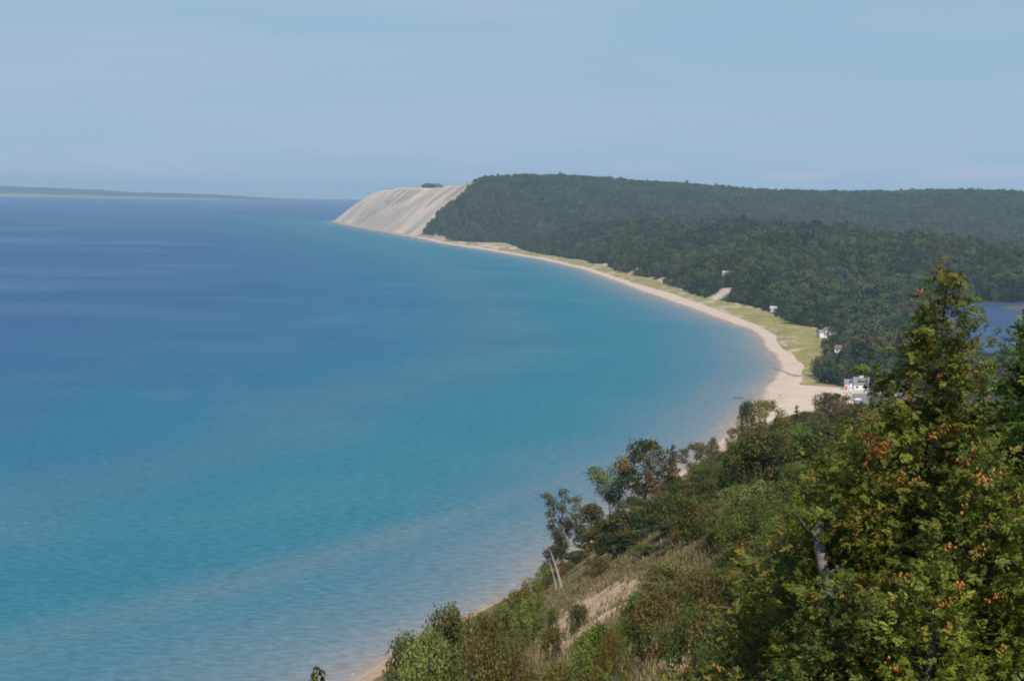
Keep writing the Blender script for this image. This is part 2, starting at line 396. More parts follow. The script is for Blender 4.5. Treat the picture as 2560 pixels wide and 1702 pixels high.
col = col * (1 - .62 * thick[:, None]) + np.array((.008, .009, .002)) * thick[:, None]
sand = np.array((.62, .41, .255))
for poly, n_, lim in ((SANDPX, 5.0, 400), (SAND2, 4.0, 200)):
    m_ = inside(poly, px + n1 * 26, py + n2 * 12 + n1 * 10) & nb & (y < lim) & (y > 20)
    col[m_] = sand * (1 + .25 * n2[m_, None])
scarp = nb & (s > 8) & (s < 22) & (y > 300)
col[scarp] = sand * .9
bw = blow(x, y)
col = col * (1 - bw[:, None]) + np.array((.55, .44, .34)) * bw[:, None]
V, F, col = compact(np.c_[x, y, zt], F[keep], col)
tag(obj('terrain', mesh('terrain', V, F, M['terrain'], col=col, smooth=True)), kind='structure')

# ------------------------------------------------------------------ strips along the coast: beach, dune grass, the big dune
def rows(y0, y1, k, dmin):
    r = [y0]
    while r[-1] < y1: r.append(r[-1] + max(dmin, r[-1] * k))
    return np.array(r)

def strip(yr, f0, f1, n, lift, skew=None):
    t = np.linspace(0, 1, n)
    s0, s1 = f0(yr), f1(yr)
    S = s0[:, None] + (s1 - s0)[:, None] * t
    Y = np.repeat(yr[:, None], n, 1)
    X = xc(Y) + S / cosc(Y)
    x, y, S = X.ravel(), Y.ravel(), S.ravel()
    i = np.arange((len(yr) - 1) * n).reshape(-1, n)[:, :-1].ravel()
    return x, y, S, T(x, y) + lift, np.c_[i, i + 1, i + n + 1, i + n], np.tile(t, len(yr))

yr = rows(380, 8330, .0035, 2.)
x, y, S, z, F, t = strip(yr, lambda y: y * 0 - 9, lambda y: wb(y) + 1.5, 26, 0.)
z = z + np.where(S > 0, .12 + .25 * fbm(x / 6., y / 8.) * np.clip(S / 6, 0, 1), 0)
dry = np.array((.60, .475, .365)); wet = np.array((.33, .27, .225))
q = sm(1.5, 5.5, S + 2.5 * fbm(x / 8., y / 20.))
col = wet + (dry - wet) * q[:, None]
col = col * (1 + .10 * fbm(x / 15., y / 25.))[:, None]
tag(obj('beach', mesh('beach', np.c_[x, y, z], F, M['sand'], col=col, smooth=True)), kind='structure')

yr = rows(1286, 5950, .0035, 3.)
x, y, S, z, F, t = strip(yr, lambda y: wb(y), lambda y: np.maximum(wt(y), wb(y)) + 5, 24, .22)
z = z + .7 * fbm(x / 7., y / 12.) * np.sin(np.pi * t) + .12 * np.sin(np.pi * t)
n = fbm(x / 14., y / 40.); n2 = fbm(x / 5. + 9, y / 12.)
gcol = np.array((.29, .255, .098)) + n[:, None] * np.array((.10, .03, .07)) + n2[:, None] * np.array((.10, .08, .05))
sandy = sm(.10, .22, fbm(x / 9. + 70, y / 30.) * .9 + n * .4 + .12 * (t < .12) + .25 * sm(.86, 1., t) * sm(2000, 2300, y) - .10 * sm(2300, 1800, y)) * .8
sandy = np.maximum(sandy, .9 * ((y > 4380) & (fbm(x / 20., y / 60. + 3) > -.02)))
gcol = gcol * (1 - sandy[:, None]) + np.array((.52, .43, .32)) * sandy[:, None]
dark = ((n2 > .2) & (fbm(x / 3., y / 7.) > .08))
gcol[dark] *= .5
tag(obj('dune_grass', mesh('dune_grass', np.c_[x, y, z], F, M['grassland'], col=np.clip(gcol, .02, 1), smooth=True)), kind='stuff')

yr = rows(5380, 8420, .0012, 6.)
edge = lambda y: y * 0 + 430
x, y, S, z, F, t = strip(yr, lambda y: y * 0 + 14, edge, 70, 1.2)
fl = y - S * .6 + 130 * fbm(S / 130., y / 420.)
c1 = fbm(fl / 170. + 3, S / 190., 4); c2 = fbm(fl / 40. + 9, S / 260., 3)
mixg = sm(-.10, .16, c1 + .35 * c2 - .10 * sm(120, 200, S) + .10 * sm(90, 20, S))
col = np.array((.70, .545, .41)) * (1 - mixg[:, None]) + np.array((.50, .41, .32)) * mixg[:, None]
brn = sm(.16, .26, fbm(fl / 120. + 31, S / 150. + 2, 4) + .06 * sm(80, 200, S))
col = col * (1 - .6 * brn[:, None]) + np.array((.27, .20, .165)) * .6 * brn[:, None]
kp = ((y > 5450 + 60 * fbm(x / 30., S / 40.) + 1.65 * S)[F]).any(1) & ~((S > 262) & (y < 6600))[F].any(1)
V, F, col = compact(np.c_[x, y, z], F[kp], col)
tag(obj('sand_dune', mesh('sand_dune', V, F, M['dune'], col=col, smooth=True)), kind='structure')

# ------------------------------------------------------------------ the lake
poly = np.c_[xc(np.arange(-600, 8400, 12.)), np.arange(-600, 8400, 12.)]
poly = np.r_[poly, [(-600, 8500), (100, 9200), (3000, 12500)]]
x, y, F = polar(np.r_[np.exp(np.linspace(math.log(120), math.log(9000), 620)), np.linspace(9300, 30000, 60)], np.radians(np.linspace(-30, 27, 430)))
sx = x - xc(y)
kp = (sx[F] < 25).any(1) & ((y[F] < 8400).any(1) | (x[F] < 0).any(1))
V, F, x, y, sx = compact(np.c_[x, y, x * 0], F[kp], x, y, sx)
off = np.empty(len(x))
P32 = poly.astype(np.float32)
for i in range(0, len(x), 4000):
    q = np.c_[x[i:i + 4000], y[i:i + 4000]].astype(np.float32)
    off[i:i + 4000] = np.sqrt(((q[:, None, 0] - P32[None, :, 0]) ** 2 + (q[:, None, 1] - P32[None, :, 1]) ** 2).min(1))
off = np.where(sx > 0, -off, off)
b1 = np.interp(y, [500, 531, 662, 812, 941, 1066, 1300, 1700, 2500, 4000, 9000], [97, 97, 78, 48, 38, 33, 32, 34, 36, 30, 30])
wob = 1 + .25 * fbm(x / 160., y / 200., 3)
bar = np.exp(-((off * wob - b1) / (b1 * .19)) ** 2) * (.55 + .45 * sm(-.15, .2, fbm(x / 60. + 5, y / 140., 3)))
bar = bar + .27 * np.exp(-((off * wob - 225) / 50.) ** 2) + .5 * np.exp(-((off * wob - b1 * .45) / (b1 * .16)) ** 2) * np.interp(y, [600, 1000], [1, .4])
wm, n, l, b = nodes('lake_water')
a = n.new('ShaderNodeAttribute'); a.attribute_name = 'off'
ab = n.new('ShaderNodeAttribute'); ab.attribute_name = 'bar'
g = n.new('ShaderNodeNewGeometry')
def tex(scale, detail=4, sx=1., sy=1., rough=.5, dist=0.):
    mpn = n.new('ShaderNodeMapping'); mpn.inputs['Scale'].default_value = (sx, sy, 1)
    t = n.new('ShaderNodeTexNoise'); t.inputs['Scale'].default_value = scale; t.inputs['Detail'].default_value = detail; t.inputs['Roughness'].default_value = rough; t.inputs['Distortion'].default_value = dist
    l.new(g.outputs['Position'], mpn.inputs['Vector']); l.new(mpn.outputs[0], t.inputs['Vector']); return t.outputs['Fac']
def mapr(v, a0, a1, b0, b1_):
    q = n.new('ShaderNodeMapRange'); q.inputs[1].default_value = a0; q.inputs[2].default_value = a1; q.inputs[3].default_value = b0; q.inputs[4].default_value = b1_
    l.new(v, q.inputs[0]); return q.outputs[0]
def math_(op, u, v):
    q = n.new('ShaderNodeMath'); q.operation = op
    for k_, w_ in enumerate((u, v)):
        if hasattr(w_, 'is_output'): l.new(w_, q.inputs[k_])
        else: q.inputs[k_].default_value = w_
    return q.outputs[0]
def mixc(f, c1_, c2_, bt='MIX'):
    q = n.new('ShaderNodeMixRGB'); q.blend_type = bt
    for k_, w_ in enumerate((f, c1_, c2_)):
        if hasattr(w_, 'is_output'): l.new(w_, q.inputs[k_])
        elif k_ == 0: q.inputs[0].default_value = w_
        else: q.inputs[k_].default_value = (*w_, 1)
    return q.outputs[0]
offn = math_('MULTIPLY', a.outputs['Fac'], mapr(tex(.006, 4), .25, .75, .75, 1.25))
lg = math_('DIVIDE', math_('LOGARITHM', math_('MAXIMUM', offn, 1.), 10.), 4.)      # 1 m .. 10 km on 0..1
ramp = n.new('ShaderNodeValToRGB'); l.new(lg, ramp.inputs[0])
R_ = [(1, (.30, .25, .21)), (5, (.25, .25, .24)), (14, (.175, .225, .25)), (40, (.085, .19, .25)), (90, (.036, .175, .235)), (180, (.026, .163, .24)), (320, (.026, .143, .24)), (600, (.034, .117, .235)), (1500, (.032, .110, .235)), (9000, (.014, .100, .245))]
e = ramp.color_ramp.elements
while len(e) < len(R_): e.new(.5)
for k_, (o_, c_) in enumerate(R_):
    e[k_].position = math.log10(o_) / 4; e[k_].color = (*c_, 1)
c = ramp.outputs[0]
c = mixc(math_('MULTIPLY', ab.outputs['Fac'], .72), c, (.13, .20, .225))
mot = math_('MULTIPLY', mapr(tex(.009, 5, 1., .55, .6, .5), .50, .70, 0, .45), math_('MULTIPLY', mapr(a.outputs['Fac'], 30, 90, 0, 1), mapr(a.outputs['Fac'], 700, 300, 0, 1)))
c = mixc(mot, c, (.075, .20, .255))
farw = mapr(a.outputs['Fac'], 250, 900, 0, 1)
st = math_('MULTIPLY', mapr(tex(.0021, 6, .55, 1., .6, .8), .48, .64, 0, .8), farw)
c = mixc(st, c, (.085, .165, .28))  # sheen of wind-roughened water painted as paler streaks
dk = math_('MULTIPLY', mapr(tex(.0028, 4, .6, 1.), .50, .72, 0, .32), mapr(a.outputs['Fac'], 60, 140, 0, 1))
c = mixc(dk, c, (.014, .090, .195))
rip = tex(.30, 4, .75, 1.1, .7)
c = mixc(1., c, mapr(rip, .3, .7, .72, 1.28), 'MULTIPLY')  # light and dark of the ripples painted into the water colour
foam = math_('MULTIPLY', mapr(tex(.10, 5), .56, .68, 0, .5), math_('MULTIPLY', mapr(a.outputs['Fac'], 1.0, 2.2, 0, 1), mapr(a.outputs['Fac'], 6., 3., 0, 1)))
c = mixc(foam, c, (.75, .75, .75))
l.new(c, b.inputs['Base Color'])
b.inputs['Roughness'].default_value = .9; b.inputs['Specular IOR Level'].default_value = 0
gl_ = n.new('ShaderNodeBsdfGlossy'); gl_.inputs['Roughness'].default_value = .3; ms_ = n.new('ShaderNodeMixShader'); ms_.inputs[0].default_value = .07
l.new(b.outputs[0], ms_.inputs[1]); l.new(gl_.outputs[0], ms_.inputs[2]); l.new(ms_.outputs[0], n['Material Output'].inputs['Surface'])
bp = n.new('ShaderNodeBump'); bp.inputs['Strength'].default_value = .55; bp.inputs['Distance'].default_value = .6
l.new(tex(.3, 4, .7, 1.3, .6), bp.inputs['Height']); l.new(bp.outputs[0], b.inputs['Normal']); l.new(bp.outputs[0], gl_.inputs['Normal'])
tag(obj('water', mesh('water', V, F, wm, attrs={'off': off, 'bar': bar}, smooth=True)), kind='structure')

# pond behind the village, marsh in it, and the creek over the sand
pm, n, l, b = nodes('pond_water'); b.inputs['Roughness'].default_value = .9; b.inputs['Specular IOR Level'].default_value = 0
gl_ = n.new('ShaderNodeBsdfGlossy'); gl_.inputs['Roughness'].default_value = .15; ms_ = n.new('ShaderNodeMixShader'); ms_.inputs[0].default_value = .14
l.new(b.outputs[0], ms_.inputs[1]); l.new(gl_.outputs[0], ms_.inputs[2]); l.new(ms_.outputs[0], n['Material Output'].inputs['Surface'])
g = n.new('ShaderNodeNewGeometry'); bp = n.new('ShaderNodeBump'); bp.inputs['Strength'].default_value = .35; bp.inputs['Distance'].default_value = .4
l.new(tex(.4, 3), bp.inputs['Height']); l.new(bp.outputs[0], b.inputs['Normal'])
c = mixc(mapr(tex(.012, 4, .5, 1.5), .42, .62, 0, .8), (.040, .080, .165), (.065, .115, .21)); l.new(c, b.inputs['Base Color'])
def sheet(name, poly, z, m, kind, thick=None):
    me = bpy.data.meshes.new(name); v = [(px_, py_, z) for px_, py_ in poly]; k_ = len(poly)
    f = [tuple(range(k_))]
    if thick:
        v += [(px_, py_, z - thick) for px_, py_ in poly]; f += [tuple(reversed(range(k_, 2 * k_)))] + [(i, i + k_, (i + 1) % k_ + k_, (i + 1) % k_) for i in range(k_)]
    me.from_pydata(v, [], f); me.materials.append(m); me.update()
    if me.polygons[0].normal.z < 0: me.flip_normals()
    return tag(obj(name, me), kind=kind)
pc = np.array(POND, float); ctr = pc.mean(0)
sheet('pond', [tuple(ctr + (p - ctr) * 1.03) for p in pc], .9, pm, 'structure')
x, y = np.meshgrid(np.linspace(0, 1, 90), np.linspace(0, 1, 24)); x, y = x.ravel(), y.ravel()
mxx, myy = 560 + 340 * x, 2290 + 110 * y + 40 * x
zz = 1.5 * sm(0, .12, np.minimum(np.minimum(x, 1 - x) * 2, np.minimum(y, 1 - y)) * (1 + 1.6 * fbm(x * 9, y * 3))) + .35 + .6 * fbm(mxx / 5, myy / 9)
i = np.arange(23 * 90).reshape(23, 90)[:, :-1].ravel()
mc = np.array((.13, .105, .055)) * (1 + .6 * fbm(mxx / 20, myy / 14))[:, None]
tag(obj('marsh_reed', mesh('marsh_reed', np.c_[mxx, myy, zz], np.c_[i, i + 1, i + 91, i + 90], M['grassland'], col=mc, smooth=True)), kind='stuff')
cw = plain('creek_water', (.27, .245, .22), .3, .3, .1, .2)
pts = [ground(px_, py_, 1.2) for px_, py_ in ((772, 364.5), (777, 367.5), (783, 370), (789, 373.5), (794, 376), (800, 377), (807, 378))]
v = []; f = []
for i, (a_, b_) in enumerate(pts):
    hw = (7, 6, 4.5, 5.5, 6.5, 3, 2)[i]
    for sgn in (-1, 1):
        yy = b_ + sgn * hw * 1.0; v.append((a_ + sgn * .6, yy, Tz(a_ + sgn * .6, yy) + .34))
f = [(2 * i, 2 * i + 2, 2 * i + 3, 2 * i + 1) for i in range(len(pts) - 1)]
me = bpy.data.meshes.new('creek'); me.from_pydata(v, [], f); me.materials.append(cw); me.update()
if me.polygons[0].normal.z < 0: me.flip_normals()
tag(obj('creek', me), kind='structure')

# the island on the horizon
IY = 23000.
ix = np.linspace(-9000, -2450, 160); prof = np.interp(ix, [-9000, -5800, -5000, -4400, -3800, -3300, -2900, -2600, -2450], [150, 112, 92, 64, 62, 48, 30, 14, 1.])
vv = np.linspace(0, 1, 14)
X = np.repeat(ix[:, None], 14, 1); Y = IY + 1400 * vv[None] - .10 * (ix[:, None] + 5700); Z = prof[:, None] * (np.sin(np.pi * np.clip(vv, 0, .98)) ** .6)[None] * (1 + .35 * fbm(X / 160., Y / 300.)) + .5
Z[:, 1:] += 8 * (vnoise(X / 45., Y / 80.) - .3)[:, 1:] * np.clip(prof / 40, 0, 1)[:, None]
icol = np.where((Z.ravel() > 2)[:, None], (.018, .034, .026), (.3, .27, .22))
i = np.arange(159 * 14).reshape(159, 14)[:, :-1].ravel()
tag(obj('island', mesh('island', np.c_[X.ravel(), Y.ravel(), np.maximum(Z.ravel(), .3)], np.c_[i, i + 14, i + 15, i + 1], M['terrain'], col=icol, smooth=True)), kind='structure')
# ------------------------------------------------------------------ foliage and tree builders
OLIVE, GREEN, DARK, OCHRE, RUST, PALE, BROWN, LIME = [np.array(c) * (1.28, 1.26, .9) for c in
    ((.085, .085, .022), (.058, .090, .020), (.028, .046, .016), (.165, .105, .022), (.20, .055, .018), (.135, .145, .055), (.105, .078, .032), (.12, .16, .03))]

def leaves(P, N, size, cols, r, flat=.0, aspect=.62, up=.25, nz=.6):
    """kite-shaped leaf or leaf-clump faces at P, facing about N"""
    n = len(P)
    N = N + r.normal(0, nz, (n, 3)) * (1 - flat) + np.array((0, 0, up)); N /= np.linalg.norm(N, axis=1)[:, None] + 1e-9
    A = np.cross(N, r.normal(0, 1, (n, 3))); A /= np.linalg.norm(A, axis=1)[:, None] + 1e-9
    B = np.cross(N, A)
    s = (size * r.uniform(.6, 1.35, n))[:, None]
    bend = N * s * .18
    V = np.stack([P - A * s * .5, P + B * s * aspect * .5 + A * s * .05 + bend, P + A * s * .5, P - B * s * aspect * .5 + A * s * .05 + bend], 1).reshape(-1, 3)
    F = np.arange(4 * n).reshape(n, 4)
    return V, F, np.repeat(cols, 4, 0)

def lobe_crown(lobes, per, size, pal, r, hollow=.55, aspect=.62, up=.25, stray=.06, nz=.6):
    """leaf faces over a set of ellipsoid lobes (cx, cy, cz, rx, ry, rz)"""
    Vs, Fs, Cs, k = [], [], [], 0
    pal = [np.array(p) for p in pal]
    for L in lobes:
        c, rad = np.array(L[:3]), np.array(L[3:6])
        n = max(8, int(per * (rad[0] * rad[1]) / (np.mean([q[3] * q[4] for q in lobes]))))
        d = r.normal(0, 1, (n, 3)); d /= np.linalg.norm(d, axis=1)[:, None]
        q = (hollow + (1 - hollow) * r.random(n) ** .6)[:, None] * (1 + .22 * np.sin(d[:, :1] * 5 + c[0]) * np.cos(d[:, 1:2] * 4 + c[2]))
        q = q + (r.random(n)[:, None] < stray) * r.random((n, 1)) * .45
        P = c + d * q * rad
        base = pal[r.integers(len(pal))] * r.uniform(.8, 1.2)
        cols = base * r.uniform(.65, 1.4, (n, 1)) + r.normal(0, .006, (n, 3))
        alt = r.random(n) < .12
        cols[alt] = pal[r.integers(len(pal))] * 1.15
        V, F, Cc = leaves(P, d, size, np.clip(cols, .006, 1), r, aspect=aspect, up=up, nz=nz)
        Vs.append(V); Fs.append(F + k); Cs.append(Cc); k += len(V)
    return np.concatenate(Vs), np.concatenate(Fs), np.concatenate(Cs)

def envelope_lobes(H, W, b, n, lr, r, shape='round'):
    """lobes spread through a crown that starts at height b*H"""
    out = []
    z0, z1 = b * H, H
    for i in range(n):
        t = (i + .5 + r.uniform(-.4, .4)) / n
        z = z0 + (z1 - z0) * t
        if shape == 'round': e = math.sqrt(max(0., 1 - (2 * t - .95) ** 2)) * .5 * W
        elif shape == 'cone': e = (1 - t) ** .85 * .5 * W + .03 * W
        elif shape == 'vase': e = (.15 + .85 * t ** .8) * math.sqrt(max(.05, 1 - max(0, t - .7) ** 2 * 6)) * .5 * W
        a = i * 2.39996 + r.uniform(-.5, .5)
        q = e * (math.sqrt(r.uniform(.25, 1)) if shape != 'cone' else r.uniform(.35, .85))
        rr = lr * r.uniform(.7, 1.3) * (1 if shape != 'cone' else (.35 + .8 * (1 - t)))
        q = max(0, min(q, e - rr * .45))
        out.append((q * math.cos(a), q * math.sin(a), min(z, H - rr * .6), rr, rr, rr * (.72 if shape != 'cone' else .55)))
    return out

def make_tree(name, H, W, b, n, lr, per, size, pal, tr, seed, shape='round', bark='bark', limbs=True, leafm='leaf', lean=0., hollow=.55, aspect=.62, stems=1, up=.25, thin=0, nz=.6):
    r = np.random.default_rng(seed)
    root = empty(name)
    L = envelope_lobes(H, W, b, n, lr, r, shape)
    mb = MB()
    for k in range(stems):
        a = k * 2.4 + r.uniform(0, 6); sp = 0 if stems == 1 else W * .16
        top = np.array((lean * H + math.cos(a) * sp, math.sin(a) * sp, H * (.93 if shape == 'cone' else .72)))
        base = np.array((math.cos(a) * sp * .15, math.sin(a) * sp * .15, -.6))
        pts = [base + (top - base) * t + np.array((r.normal(0, .012 * H), r.normal(0, .012 * H), 0)) * (0 < t < 1) for t in np.linspace(0, 1, 6)]
        mb.tube(pts, [tr * (1 - .8 * t) * (1.25 if t == 0 else 1) for t in np.linspace(0, 1, 6)], 6)
        if limbs:
            for l_ in L[k::stems]:
                c = np.array(l_[:3]); t = np.clip((c[2] / H - .12) / .75 * .85, .15, .9)
                i = t * 5; p0 = pts[int(i)] + (pts[min(5, int(i) + 1)] - pts[int(i)]) * (i - int(i))
                mid = (p0 + c) / 2 + np.array((0, 0, -.03 * H)) + r.normal(0, .015 * H, 3)
                rr = tr * (1 - .8 * t) * .55
                mb.tube([p0, mid, c], [rr, rr * .7, rr * .3], 5)
                for q in range(2 + thin):
                    e = c + r.normal(0, .75, 3) * np.array(l_[3:6]) * (1 if not thin else 1.25)
                    mb.tube([mid + (c - mid) * .5, e], [rr * .4, rr * .12], 4, cap=False)
    mb.build('trunk', M[bark], root, True)
    V, F, Cc = lobe_crown(L, per, size, pal, r, hollow, aspect, up, nz=nz)
    V[:, 0] += lean * V[:, 2]
    obj('crown', mesh(name + '_crown', V, F, M[leafm], col=Cc), root)
    return root

def put(root, x, y, z, sx=1., sz=None, rz=0.):
    root.location = (x, y, z); root.scale = (sx, sx, sz or sx); root.rotation_euler = (0, 0, rz)
    return root

# ------------------------------------------------------------------ village and forest trees
far_protos = []
FARPAL = [(.045, .072, .022), (.062, .086, .022), (.032, .056, .020), (.082, .092, .026), (.07, .074, .030)]
specs = [('maple_tree', 12, 9.5, .22, 15, 2.2, 46, 1.05, [FARPAL[0], FARPAL[1]], 'round'), ('maple_tree', 13, 9, .25, 14, 2.1, 46, 1.0, [FARPAL[1], FARPAL[3]], 'round'),
         ('oak_tree', 11, 10, .2, 17, 2.1, 46, 1.05, [(.026, .046, .018), FARPAL[2]], 'round'), ('poplar_tree', 14, 6.5, .2, 13, 1.7, 46, .95, [FARPAL[4], FARPAL[1]], 'round'),
         ('spruce_tree', 13, 5.5, .06, 20, 1.5, 34, .9, [FARPAL[2], (.02, .036, .02)], 'cone'), ('oak_tree', 10, 8.5, .2, 13, 2.0, 46, 1.0, [(.095, .10, .03), (.085, .065, .028)], 'round')]
for i, (nm, H, W, b, n, lr, per, sz, pal, sh) in enumerate(specs):
    far_protos.append((make_tree(nm, H, W, b, n, lr, per, sz, pal, .22, 100 + i, sh, leafm='leaf_far', limbs=False, hollow=.78, aspect=.8, nz=.32), H, W))

HOUSES = []            # (x, y, keep-clear radius)
def survey_house(px, py, z0):
    x, y = ground(px, py, z0); return x, y
hA = survey_house(861, 387.6, 4.0); hB = survey_house(828, 334, 6.); hC = survey_house(842, 352, 5.); hD = hit(775, 312., 1300)
hE = np.array(hit(727, 276, 1300)); hF = hit(799, 300, 1300)
for h, r_ in ((hA, 13), (hB, 11), (hC, 11), (hD, 6), (hE, 11.5), (hF, 7)): HOUSES.append((h[0], h[1], r_))
LOT = [(198, 1165), (240, 1130), (256, 1215), (236, 1262), (210, 1255), (203, 1210)]
def clear_of(x, y):
    ok = ~inside(POND, x, y)
    for hx, hy, r_ in HOUSES:
        dp = 170. if r_ == 11.5 else 62.
        ok &= ~((np.abs(x - hx * (y / hy)) < r_ * .95) & (y > hy - dp) & (y < hy + r_))
    ok &= ~inside(LOT, x, y)
    return ok

def scatter(y0, y1, sp, x0f, x1f):
    """jittered grid of points between two edges"""
    out = []
    y = np.arange(y0, y1, sp)
    for yy in y:
        a, b_ = x0f(yy), x1f(yy)
        if b_ <= a: continue
        xs = np.arange(a, b_, sp); out.append(np.c_[xs + rng.uniform(-.42, .42, len(xs)) * sp, yy + rng.uniform(-.42, .42, len(xs)) * sp])
    return np.concatenate(out)
fr = lambda y: y * .285 + 40
edge = lambda y: float(xc(y) + wt(y) + 1.5)

vt = scatter(1292, 1640, 8.0, edge, lambda y: min(fr(y), 420))
vt = vt[clear_of(vt[:, 0], vt[:, 1])]
vt = vt[(vt[:, 0] > xc(vt[:, 1]) + wt(vt[:, 1])) & ~inside([(212, 1300), (240, 1300), (236, 1335), (214, 1330)], vt[:, 0], vt[:, 1])]
pv = proj(vt[:, 0], vt[:, 1], T(vt[:, 0], vt[:, 1]) + 8)
vis = (pv[0] < 935) & (pv[0] > 780)
front = vt[vis]; rest = vt[~vis]
front = front[np.argsort(front[:, 1])]
stuffpts = [rest, front[150:]]
front = front[:150]
VLAB = {'maple_tree': 'rounded green maple', 'oak_tree': 'broad dark oak', 'poplar_tree': 'taller narrow poplar', 'spruce_tree': 'dark pointed spruce'}
first_far = {}
for i, (x, y) in enumerate(front):
    k = [0, 1, 2, 3, 0, 4, 2, 5, 1, 0, 2, 3][int(rng.integers(12))]
    root, H, W = far_protos[k]
    if i < 6: k = i; root, H, W = far_protos[k]
    o = root if i < 6 else copy_tree(root)
    sc = rng.uniform(.55, .95)
    put(o, x, y, Tz(x, y), sc * rng.uniform(.9, 1.15), sc, rng.uniform(0, 6.28))
    nm = specs[k][0]
    zone = 'at the dune grass edge by the village' if x < xc(y) + wt(y) + 12 else ('behind the white house at the beach' if y < 1400 else ('in the village wood in front of the pond' if x > 300 else 'in the village wood around the gabled houses'))
    tag(o, VLAB[nm] + ' ' + zone, 'tree', VLAB[nm] + 's ' + zone)

# the wood that reads as one mass: thousands of crowns, one object
a0 = scatter(1640, 2650, 8.8, edge, lambda y: min(fr(y), 900)); a1 = scatter(2650, 3700, 9.4, edge, lambda y: fr(y)); a2 = scatter(3700, 4900, 10., edge, fr)
a3 = scatter(4900, 6750, 11.5, edge, fr)
pts = np.concatenate(stuffpts + [a0, a1, a2, a3])
px_, py_ = pts[:, 0], pts[:, 1]
sS = (px_ - xc(py_)) * cosc(py_)
ok = clear_of(px_, py_) & (blow(px_, py_) < .05) & (blow(px_, py_ + 28) < .05) & (blow(px_, py_ + 56) < .05)
mr = (px_ > 540) & (px_ < 930) & (py_ > 2260) & (py_ < 2460); ok &= ~mr
ok &= (sS > wt(py_) * cosc(py_)) | (py_ > 4950)
ok &= ~((py_ > 5450 + 60 * fbm(px_ / 30., sS / 40.) + 1.65 * sS) & (sS < 330)) | ((py_ > 5850) & (sS > 255) & (px_ > -122))
ok &= ~((py_ > 2110) & (py_ < 2210) & (px_ > 250) & (px_ < 262))
pts = pts[ok]
# a few trees on top of the dune
dt = np.array([(-303 + 4 * rng.normal() + 5 * i, 7450 + rng.uniform(-60, 60)) for i in range(-7, 8)]); pts = np.r_[pts, dt]
# taller clump where wood meets dune at the skyline
ct = np.array([(-72 + rng.uniform(-14, 14), 6150 + rng.uniform(-60, 40)) for i in range(14)])
nb = len(pts); pts = np.r_[pts, ct]
zz = T(pts[:, 0], pts[:, 1]) - .4
big = fbm(pts[:, 0] / 110., pts[:, 1] / 150., 3)
scl = np.exp(rng.normal(-.05, 1, len(pts)) * np.interp(pts[:, 1], [2500, 5000], [.30, .14])) * (1 + .45 * big * np.interp(pts[:, 1], [3000, 5500], [1, .4])) * np.interp(pts[:, 1], [1300, 2200, 4500, 6500], [.85, 1.05, 1.12, 1.2])
scl[nb:] = rng.uniform(1.5, 2.0, len(pts) - nb); scl[nb - len(dt):nb] = 1.0 + .75 * np.sin(np.linspace(.3, 2.9, len(dt)))
edge_d = (pts[:, 0] - xc(pts[:, 1])) - wt(pts[:, 1]); scl *= np.interp(edge_d, [0, 30], [.62, 1])
knd = np.array([0, 1, 2, 3, 0, 4, 2, 5, 1, 0, 2, 4])[rng.integers(12, size=len(pts))].astype(float)
pat = fbm(pts[:, 0] / 45. + 9, pts[:, 1] / 90.); lt = (pat > .12) & (rng.random(len(pts)) < .75); knd[lt] = np.array([1, 5, 1, 3])[rng.integers(4, size=lt.sum())]; lt = (pat < -.12) & (rng.random(len(pts)) < .75); knd[lt] = np.array([2, 0, 2, 4])[rng.integers(4, size=lt.sum())]
pine = fbm(pts[:, 0] / 140. + 50, pts[:, 1] / 190.) > .16; knd[pine & (rng.random(len(pts)) < .5)] = 4
fm = bpy.data.meshes.new('forest'); fm.vertices.add(len(pts)); fm.vertices.foreach_set('co', np.c_[pts, zz].astype(np.float32).ravel())
for nme, val in (('scl', scl), ('knd', knd), ('rot', rng.uniform(0, 6.28, len(pts)))):
    a = fm.attributes.new(nme, 'FLOAT', 'POINT'); a.data.foreach_set('value', val.astype(np.float32))
fo = tag(obj('forest', fm), kind='stuff')
ng = bpy.data.node_groups.new('forest', 'GeometryNodeTree')
ng.interface.new_socket('Geometry', in_out='INPUT', socket_type='NodeSocketGeometry'); ng.interface.new_socket('Geometry', in_out='OUTPUT', socket_type='NodeSocketGeometry')
gn, gl = ng.nodes, ng.links
gi, go = gn.new('NodeGroupInput'), gn.new('NodeGroupOutput')
ip = gn.new('GeometryNodeInstanceOnPoints'); jn = gn.new('GeometryNodeJoinGeometry')
for root, H, W in far_protos[::-1]:
    oi = gn.new('GeometryNodeObjectInfo'); oi.transform_space = 'ORIGINAL'
    oi.inputs['Object'].default_value = [c_ for c_ in root.children if c_.name.startswith('crown')][0]; oi.inputs['As Instance'].default_value = True
    gl.new(oi.outputs['Geometry'], jn.inputs[0])
def na(nme, t='FLOAT'):
    q = gn.new('GeometryNodeInputNamedAttribute'); q.data_type = t; q.inputs['Name'].default_value = nme; return q.outputs['Attribute']
cx = gn.new('ShaderNodeCombineXYZ'); gl.new(na('rot'), cx.inputs[2])
ip.inputs['Pick Instance'].default_value = True
gl.new(gi.outputs[0], ip.inputs['Points']); gl.new(jn.outputs[0], ip.inputs['Instance']); gl.new(na('knd'), ip.inputs['Instance Index'])
er = gn.new('FunctionNodeEulerToRotation'); gl.new(cx.outputs[0], er.inputs[0]); gl.new(er.outputs[0], ip.inputs['Rotation'])
gl.new(na('scl'), ip.inputs['Scale']); gl.new(ip.outputs[0], go.inputs[0])
md = fo.modifiers.new('crowns', 'NODES'); md.node_group = ng
print('forest crowns', len(pts), 'front', len(front))

